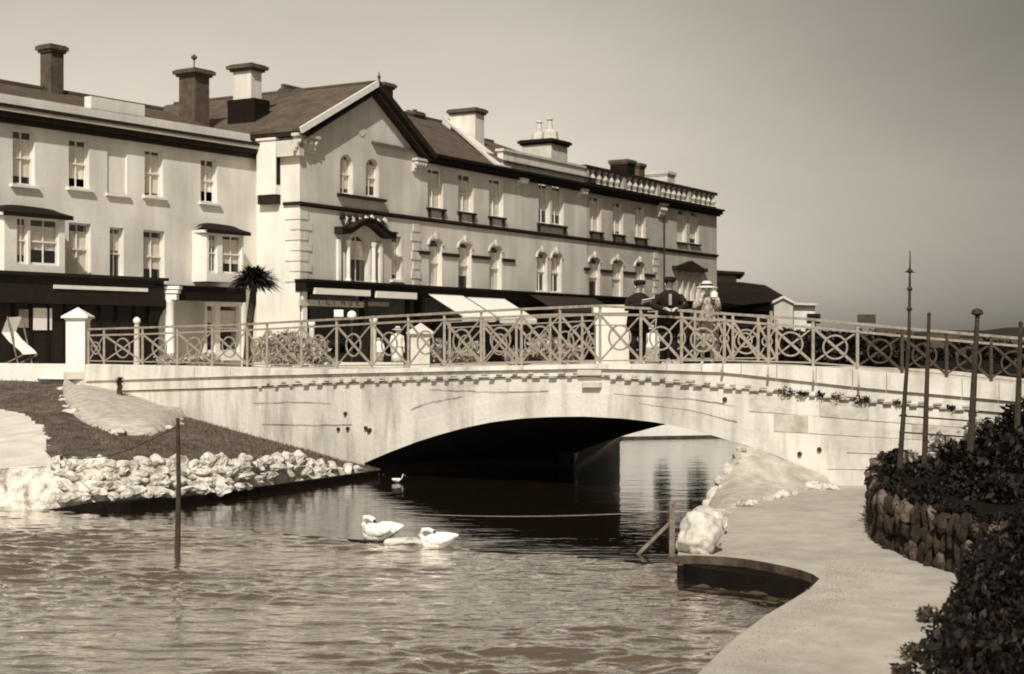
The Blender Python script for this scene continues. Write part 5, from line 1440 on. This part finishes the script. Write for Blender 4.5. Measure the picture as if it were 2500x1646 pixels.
# ---------- people
def skin_body(name, joints, edges, m, parent, root=0):
    me = bpy.data.meshes.new(name); me.from_pydata([tuple(Vector(j[0]) - wloc(parent)) for j in joints], edges, [])
    o_ = bpy.data.objects.new(name, me); COL.objects.link(o_); o_.parent = parent
    bm = bmesh.new(); bm.from_mesh(me); lay = bm.verts.layers.skin.verify()
    for i, v in enumerate(bm.verts):
        v[lay].radius = (joints[i][1], joints[i][1]); v[lay].use_root = (i == root)
    bm.to_mesh(me); bm.free()
    me.materials.append(m)
    md = o_.modifiers.new('skin', 'SKIN'); md.use_smooth_shade = True
    sb = o_.modifiers.new('sub', 'SUBSURF'); sb.levels = 1; sb.render_levels = 1
    return o_
def ell(c, rx, ry, n=12, tilt=0.0):
    return [Vector(c) + Vector((rx * math.cos(2 * math.pi * j / n), ry * math.sin(2 * math.pi * j / n), tilt * math.sin(2 * math.pi * j / n))) for j in range(n)]
def person(loc, label, h, lean=.1, face=0.0, arms='rail', coat=M_suit, legs='trousers', hat='cap', group=None, railz=None, look=0.0, hatm=M_suit, legm=None):
    k_ = h / 1.74; base = Vector(loc)
    t = thing('person', base, label, 'person', group)
    rot = Matrix.Rotation(face, 3, 'Z')
    def q(x, y, z): return base + rot @ Vector((x * k_, y * k_, z * k_))
    ly = -lean
    J = [(q(0, 0, .93), .125 * k_), (q(0, ly * .3, 1.12), .12 * k_), (q(0, ly * .75, 1.32), .13 * k_), (q(0, ly, 1.45), .06 * k_), (q(0, ly * 1.1 - .01, 1.52), .065 * k_), (q(0, ly * 1.15 - .03, 1.60), .088 * k_), (q(0, ly * 1.15 - .02, 1.67), .07 * k_), (q(0, ly * 1.15 - .115, 1.585), .016 * k_)]
    E = [(0, 1), (1, 2), (2, 3), (3, 4), (4, 5), (5, 6), (5, 7)]
    arm_pts = {}
    for s in (-1, 1):
        if arms == 'rail': el_, wr, hd, fd = (s * .33, ly - .02, 1.16), (s * .13, ly - .24, 1.10), (s * .09, ly - .29, 1.12), Vector((-s * .5, -.5, -.35))
        elif arms == 'read': el_, wr, hd, fd = (s * .26, ly + .0, 1.16), (s * .10 + .08, ly - .24, 1.24), (s * .09 + .08, ly - .30, 1.27), Vector((-s * .5, -.3, .5))
        elif arms == 'camera' : el_, wr, hd, fd = (s * .24, ly - .1, 1.17), (s * .09 + (.13 if s > 0 else 0), ly - .2, 1.40), (s * .08 + (.12 if s > 0 else 0), ly - .21, 1.46), Vector((-s * .4, -.1, .8))
        else: el_, wr, hd, fd = (s * .25, .02, 1.12), (s * .27, -.04, .87), (s * .27, -.06, .79), Vector((0, -.1, -1))
        i = len(J); J += [(q(s * .185, ly * .8, 1.37), .045 * k_), (q(*el_), .042 * k_), (q(*wr), .028 * k_), (q(*hd), .03 * k_)]
        E += [(2, i), (i, i + 1), (i + 1, i + 2), (i + 2, i + 3)]
        fd = (rot @ fd).normalized(); side = fd.cross(Vector((0, 0, 1)) if abs(fd.z) < .8 else Vector((0, 1, 0))).normalized()
        for f_, ln in zip((-1.5, -.5, .5, 1.5), (.07, .085, .08, .06)):
            j = len(J); b0_ = J[i + 3][0] + side * f_ * .018 * k_ + fd * .03 * k_
            J += [(b0_, .009 * k_), (b0_ + fd * ln * .5 * k_, .008 * k_), (b0_ + (fd * ln + Vector((0, 0, -.025))) * k_, .007 * k_)]; E += [(i + 3, j), (j, j + 1), (j + 1, j + 2)]
        j = len(J); J += [(J[i + 3][0] - side * .035 * k_ * s, .010 * k_), (J[i + 3][0] - side * .05 * k_ * s + fd * .04 * k_, .008 * k_)]; E += [(i + 3, j), (j, j + 1)]
        arm_pts[s] = [J[i][0], J[i + 1][0], J[i + 2][0]]
        i = len(J); J += [(q(s * .09, 0, .86), .085 * k_), (q(s * .10, -.02, .48), .055 * k_), (q(s * .10, .03, .09), .038 * k_), (q(s * .115, -.12, .035), .033 * k_)]
        E += [(0, i), (i, i + 1), (i + 1, i + 2), (i + 2, i + 3)]
        arm_pts[('l', s)] = [J[i][0], J[i + 1][0], J[i + 2][0]]
    skin_body('body', J, E, M_skin, t)
    c = MB()
    hem = .70 if legs == 'trousers' else .9
    rows = [(hem, .25, .16, 0), (.95, .225, .15, ly * .1), (1.1, .205, .145, ly * .3), (1.28, .235, .16, ly * .7), (1.38, .225, .135, ly * .85), (1.44, .14, .1, ly), (1.475, .068, .068, ly)]
    c.loft([[q(*(v)) for v in [(x.x, x.y, x.z) for x in ell((0, y_, z_), rx, ry, 14)]] for z_, rx, ry, y_ in rows])
    for s in (-1, 1):
        a = arm_pts[s]; c.tube([a[0] + Vector((0, 0, -.02)), a[0].lerp(a[1], .5), a[1], a[1].lerp(a[2], .5), a[2]], [.085 * k_, .078 * k_, .068 * k_, .058 * k_, .05 * k_], 9)
    c.build('jacket' if legs == 'trousers' else 'blouse', coat, t, smooth=True)
    c = MB()
    if legs == 'trousers':
        for s in (-1, 1):
            a = arm_pts[('l', s)]; c.tube([a[0] + Vector((0, 0, .1)), a[0], a[1], a[2]], [.1 * k_, .1 * k_, .078 * k_, .066 * k_], 9)
        c.build('trousers', legm or coat, t, smooth=True)
    else:
        c.loft([[q(v.x, v.y, v.z) for v in ell((0, 0, z_), rx * (1 + (.06 if True else 0)), ry, 14)] for z_, rx, ry in ((.3, .25, .2), (.6, .23, .18), (.85, .19, .15), (.98, .17, .13), (1.02, .165, .125))])
        c.build('skirt', legm or coat, t, smooth=True)
    for s in (-1, 1):
        c = MB(); a = arm_pts[('l', s)][2]; c.loft([[a + rot @ Vector((w_ * math.cos(u_), y_ + .03 * math.sin(u_) * 0, hh * max(0, math.sin(u_)) - .085)) * k_ for u_ in [2 * math.pi * j / 10 for j in range(10)]] for y_, w_, hh in ((.07, .03, .06), (.02, .045, .09), (-.1, .05, .06), (-.19, .035, .03))])
        c.build('shoe', M_suit, t, smooth=True)
    hc = (0, ly * 1.15 - .02, 1.66)
    c = MB()
    if hat == 'cap':
        c.loft([[q(v.x, v.y, v.z) for v in ell((0, hc[1] - dy, hc[2] + dz), r_, r_ * 1.1, 12)] for dz, r_, dy in ((-.035, .098, 0), (.0, .12, .01), (.045, .12, .015), (.07, .07, .01), (.075, .01, .01))])
        c.loft([[q(v.x, v.y, v.z) for v in ell((0, hc[1] - .1, hc[2] - .03 + dz), .085, .065, 10)] for dz in (0, .012)])
        c.build('flat_cap', hatm, t, smooth=True)
    elif hat == 'bowler':
        c.loft([[q(v.x, v.y, v.z) for v in ell((0, hc[1], hc[2] + dz), r_, r_ * 1.15, 14)] for dz, r_ in ((-.03, .15), (-.02, .155), (-.015, .105), (.07, .098), (.11, .07), (.125, .01))])
        c.build('hat', hatm, t, smooth=True)
    elif hat == 'wide':
        c.loft([[q(v.x, v.y, v.z) for v in ell((0, hc[1] - .01, hc[2] + dz), r_, r_ * 1.05, 16)] for dz, r_ in ((-.055, .235), (-.04, .24), (-.005, .12), (.06, .11), (.095, .07), (.1, .01))])
        c.build('sun_hat', hatm, t, smooth=True)
        c = MB(); c.loft([[q(v.x, v.y, v.z) for v in ell((0, hc[1] - .01, hc[2] + dz), .128 - dz * .2, .133 - dz * .2, 16)] for dz in (-.005, .035)]); c.build('hat_band', M_suit, t)
    c = MB(); c.loft([[q(v.x, v.y, v.z) for v in ell((0, hc[1] + .038, hc[2] - .1 + dz), r_, r_, 12)] for dz, r_ in ((-.03, .04), (.02, .07), (.08, .085), (.12, .07))]); c.build('hair', M_suit, t, smooth=True)
    for s in (-1, 1):
        c = MB(); e = q(s * .032, hc[1] - .082, hc[2] - .055); c.lathe(e - Vector((0, 0, .009)), [(.003, 0), (.009, .006), (.009, .012), (.003, .018)], 6); c.build('eye', M_suit, t)
        c = MB(); e = q(s * .088, hc[1] + .0, hc[2] - .075); c.lathe(e - Vector((0, 0, .025)), [(.006, 0), (.014, .015), (.016, .04), (.006, .055)], 6); c.build('ear', M_skin, t)
    c = MB(); c.bar(q(-.022, hc[1] - .085, hc[2] - .125), q(.022, hc[1] - .085, hc[2] - .125), .008, .006); c.build('mouth', M_vault, t)
    return t, q
def deckpt(px, back_):
    p = plan(px) - nrm(px) * back_; p.z = ZP(y_base(px) + 7, D(px)); 
    pxr = CX + p.x / p.y * F
    return p
d1, d2, d3 = deckpt(1555, .52), deckpt(1632, .44), deckpt(1722, .46)
for d_, x_ in ((d1, 1556), (d2, 1632), (d3, 1727)): d_.x = (x_ - CX) / F * d_.y
t1_, q1 = person(d1, 'man in black suit and cap reading, leftmost of the three people on the bridge', 1.74, .1, .25, 'read', M_suit, 'trousers', 'cap')
k = MB(); c = q1(.06, -.46, 1.27); k.hexa(c + Vector((-.13, 0, -.02)), (.26, .02, .05), (0, -.16, .06), (0, .004, .008)); tag(k.build('newspaper', M_paper, loc=c), 'folded white paper held by the leftmost man on the bridge', 'paper')
t2_, q2 = person(d2, 'broad man in black suit and cap leaning on the bridge railing with both hands', 1.78, .2, .0, 'rail', M_suit, 'trousers', 'cap')
k = MB(); c = q2(0, -.30, 1.22); k.hexa(q2(-.03, -.325, 1.18), (.06, 0, 0), (0, .02, 0), (0, -.01, .22)); k.build('shirt_front', M_hand, t2_)
t3_, q3 = person(d3, 'woman in printed dress and wide pale sun hat leaning on the railing at the right', 1.66, .14, -.2, 'camera', M_print, 'skirt', 'wide', hatm=M_hat)
k = MB(); c = q3(.16, -.34, 1.47); k.lathe(c - Vector((0, 0, .1)), [(.03, 0), (.075, .05), (.07, .12), (.02, .17)], 8); tag(k.build('white_bag', M_shirt, loc=c), 'white handbag raised beside the face of the woman in the sun hat', 'bag')
gp = P(970, 0, 58); gp.z = ZS
person(gp, 'distant woman in white before the shops, seen left of the far pillar', 1.62, .02, .4, 'hang', M_shirt, 'skirt', 'wide', hatm=M_hat, legm=M_shirt)
gp = P(925, 0, 57); gp.z = ZS
person(gp, 'distant child in pale clothes beside the woman in white', 1.25, .02, -.3, 'hang', M_shirt, 'skirt', 'none', legm=M_print)
gp = P(1590, 0, 52); gp.z = ZS
person(gp, 'distant person in pale clothes seen between the two men on the bridge', 1.6, .02, 3.0, 'hang', M_shirt, 'skirt', 'wide', hatm=M_hat, legm=M_print)

# ================================================================== BEYOND THE BRIDGE, RIGHT
shed = thing('station_shed', P(1830, 835, 108), 'long black roofed shed beyond the right end of the terrace', 'shed')
def pr(pts, d, depth, name, m, parent): 
    k = MB(); k.prism([P(x, y, d) for x, y in pts], (depth * .15, depth, 0)); return k.build(name, m, parent)
pr([(1700, 835), (1700, 715), (1870, 712), (1880, 770), (1880, 835)], 108, 14, 'wall', M_darkpaint, shed)
k = MB(); ra = [P(1735, 686, 112), P(1811, 689, 112), P(1868, 696, 112)]; rb_ = [P(1735, 735, 107), P(1811, 745, 107), P(1930, 732, 107)]
k.loft([rb_, ra, [p + Vector((2, 8, -.4)) for p in ra]], cap=False, close=False); k.face([ra[2], rb_[2], ra[2] + Vector((2, 8, -.4))]); k.face([rb_[0], rb_[1], rb_[2], P(1930, 760, 107.5), P(1735, 760, 107.5)]); k.build('roof', M_darkpaint, shed)
kz = thing('flat_roofed_house', P(1780, 835, 125), 'small pale house with a flat dark roof showing above the black shed', 'house')
pr([(1700, 835), (1700, 668), (1798, 673), (1798, 835)], 125, 8, 'wall', M_farw, kz)
k = MB(); k.prism([P(1700, 657, 124), P(1818, 664, 124), P(1818, 671, 124), P(1700, 665, 124)], (1, 9, 0)); k.build('roof', M_darkpaint, kz)
hz = thing('stone_hut', P(1912, 835, 95), 'small mottled stone hut right of the black shed', 'hut')
pr([(1890, 835), (1890, 738), (1912, 730), (1936, 740), (1936, 835)], 95, 4, 'wall', M_tan2, hz)
pr([(1886, 741), (1912, 728), (1940, 742), (1940, 737), (1912, 722), (1886, 735)], 94.8, 4.6, 'roof', M_stone, hz)
wz = thing('white_cabin', P(1960, 835, 100), 'low white cabin with a thin flat roof right of the stone hut', 'cabin')
pr([(1938, 835), (1938, 744), (1990, 746), (1990, 835)], 100, 4, 'wall', M_chimw, wz)
pr([(1936, 744), (1936, 739), (1996, 741), (1996, 746)], 99.6, 5, 'roof', M_stone, wz)
sz = thing('signal_box', P(1986, 835, 80), 'small black box on a post above the right part of the railing', 'box')
pr([(1971, 790), (1971, 766), (2003, 766), (2003, 790)], 80, .7, 'box', M_darkpaint, sz); pr([(1982, 835), (1982, 789), (1992, 789), (1992, 835)], 80.1, .25, 'post', M_darkpaint, sz)
bz = thing('billboard', P(2116, 835, 90), 'brown rectangular board on two thin posts standing against the sky', 'billboard')
pr([(2094, 789), (2094, 768), (2138, 768), (2138, 789)], 90, .3, 'board', M_algae, bz)
for x_ in (2102, 2130): pr([(x_, 835), (x_, 788), (x_ + 1.5, 788), (x_ + 1.5, 835)], 90.1, .05, 'post', M_wood, bz)
# black hedge behind the far railing
hg = thing('dark_hedge', P(1900, 909, 51), 'long black clipped hedge behind the right part of the far railing', 'hedge')
k = MB()
for i in range(13):
    x_ = 1700 + i * 36
    y_ = 806 + (3 if i % 2 else 0) + i * .9
    leaves(k, [(P(x_, y_ + 40, 51 + i * .2), (.6, .45, .7))], 1200, .085)
k.build('foliage', M_leaf, hg, recalc=False)
k = MB(); a, b = P(1690, 0, 51.3), P(2160, 0, 53.8); k.hexa(Vector((a.x, a.y, 1.6)), Vector((b.x - a.x, b.y - a.y, 0)), (0, .3, 0), (0, 0, 1.5)); k.build('branches', M_bark, hg)
setting(MB().sheet([P(1640, 0, 50).xy.to_3d() + Vector((0, 0, 2.05)), (300, 60, 2.05), (500, 420, 2.05), P(1700, 0, 400).xy.to_3d() + Vector((0, 0, 2.05))]), 'garden_ground', M_soil)
# hillside town far right
hl = MB(); ring_ = []
for j in range(10):
    row = []
    for i in range(40):
        x_ = 1500 + i * 60; f = j / 9; d_ = 95 + f * 160
        base_ = 935 - 0 * f
        top_ = np.interp(x_, [1500, 1900, 2100, 2300, 2500, 2700, 3900], [838, 838, 818, 811, 802, 796, 770])
        z_ = 1.6 + (ZP(top_, 255) - 1.6) * f ** .8 + 1.2 * noise.noise(Vector((i * .5, j * .7, 0))) * f
        row.append(Vector(((x_ - CX) / F * d_, d_, z_)))
    ring_.append(row)
hl.loft(ring_, cap=False, close=False)
o = hl.build('hillside', M_hill, smooth=True); o['kind'] = 'structure'
hs = [(2165, 818, 150), (2195, 826, 130), (2300, 832, 140), (2345, 822, 160), (2320, 856, 110), (2245, 850, 105), (2440, 838, 150), (2470, 850, 120), (2290, 842, 112), (2420, 872, 100), (2140, 842, 118), (2382, 846, 130)]
pos_txt = ['nearest the tall mast', 'just right of the tall mast', 'left of the tall garden pole, upper row', 'topmost of all', 'low down beside the knobbed pole', 'below the mast on the lower slope', 'high up near the right edge', 'at the right edge, lower row', 'in the middle of the slope', 'lowest near the right edge', 'left of all the far houses', 'behind the knobbed garden pole']
for i, (x_, y_, d_) in enumerate(hs):
    c = P(x_, y_, d_); w_ = R.uniform(1.2, 2.0); h_ = R.uniform(1.0, 1.5)
    t = thing('far_house', (c.x, c.y, c.z - h_), 'small pale house on the dark hillside ' + pos_txt[i], 'house', 'houses on the far hillside')
    k = MB(); k.box((c.x, c.y, c.z - h_ / 2 - .8), (w_ * 1.6, 2, h_ + 1.6)); k.build('wall', M_farw, t)
    k = MB(); z0 = c.z; X0, X1 = c.x - w_ * .9, c.x + w_ * .9
    k.prism([(X0, c.y - 1.2, z0), (X0, c.y + 1.2, z0), (X0, c.y, z0 + .7)], (X1 - X0, 0, 0)); k.build('roof', M_farr, t)
    for q in (-.4, .3): k = MB(); k.box((c.x + q * w_, c.y - 1.02, c.z - .5), (.3, .06, .4)); k.build('window', M_darkpaint, t)
for i in range(12):
    x_ = 2105 + i * 38 + R.uniform(-8, 8); d_ = R.uniform(60, 95); y_ = 862 + R.uniform(-10, 30)
    shrub('garden_tree', [bl_(x_, y_, d_, .9, .8), bl_(x_ + 18, y_ + 6, d_, .7, .6)], 700, .16, ORD[i] + ' dark bushy tree from the left beyond the right end of the bridge', M_leaf, 'dark garden trees beyond the right end of the bridge', 'tree')
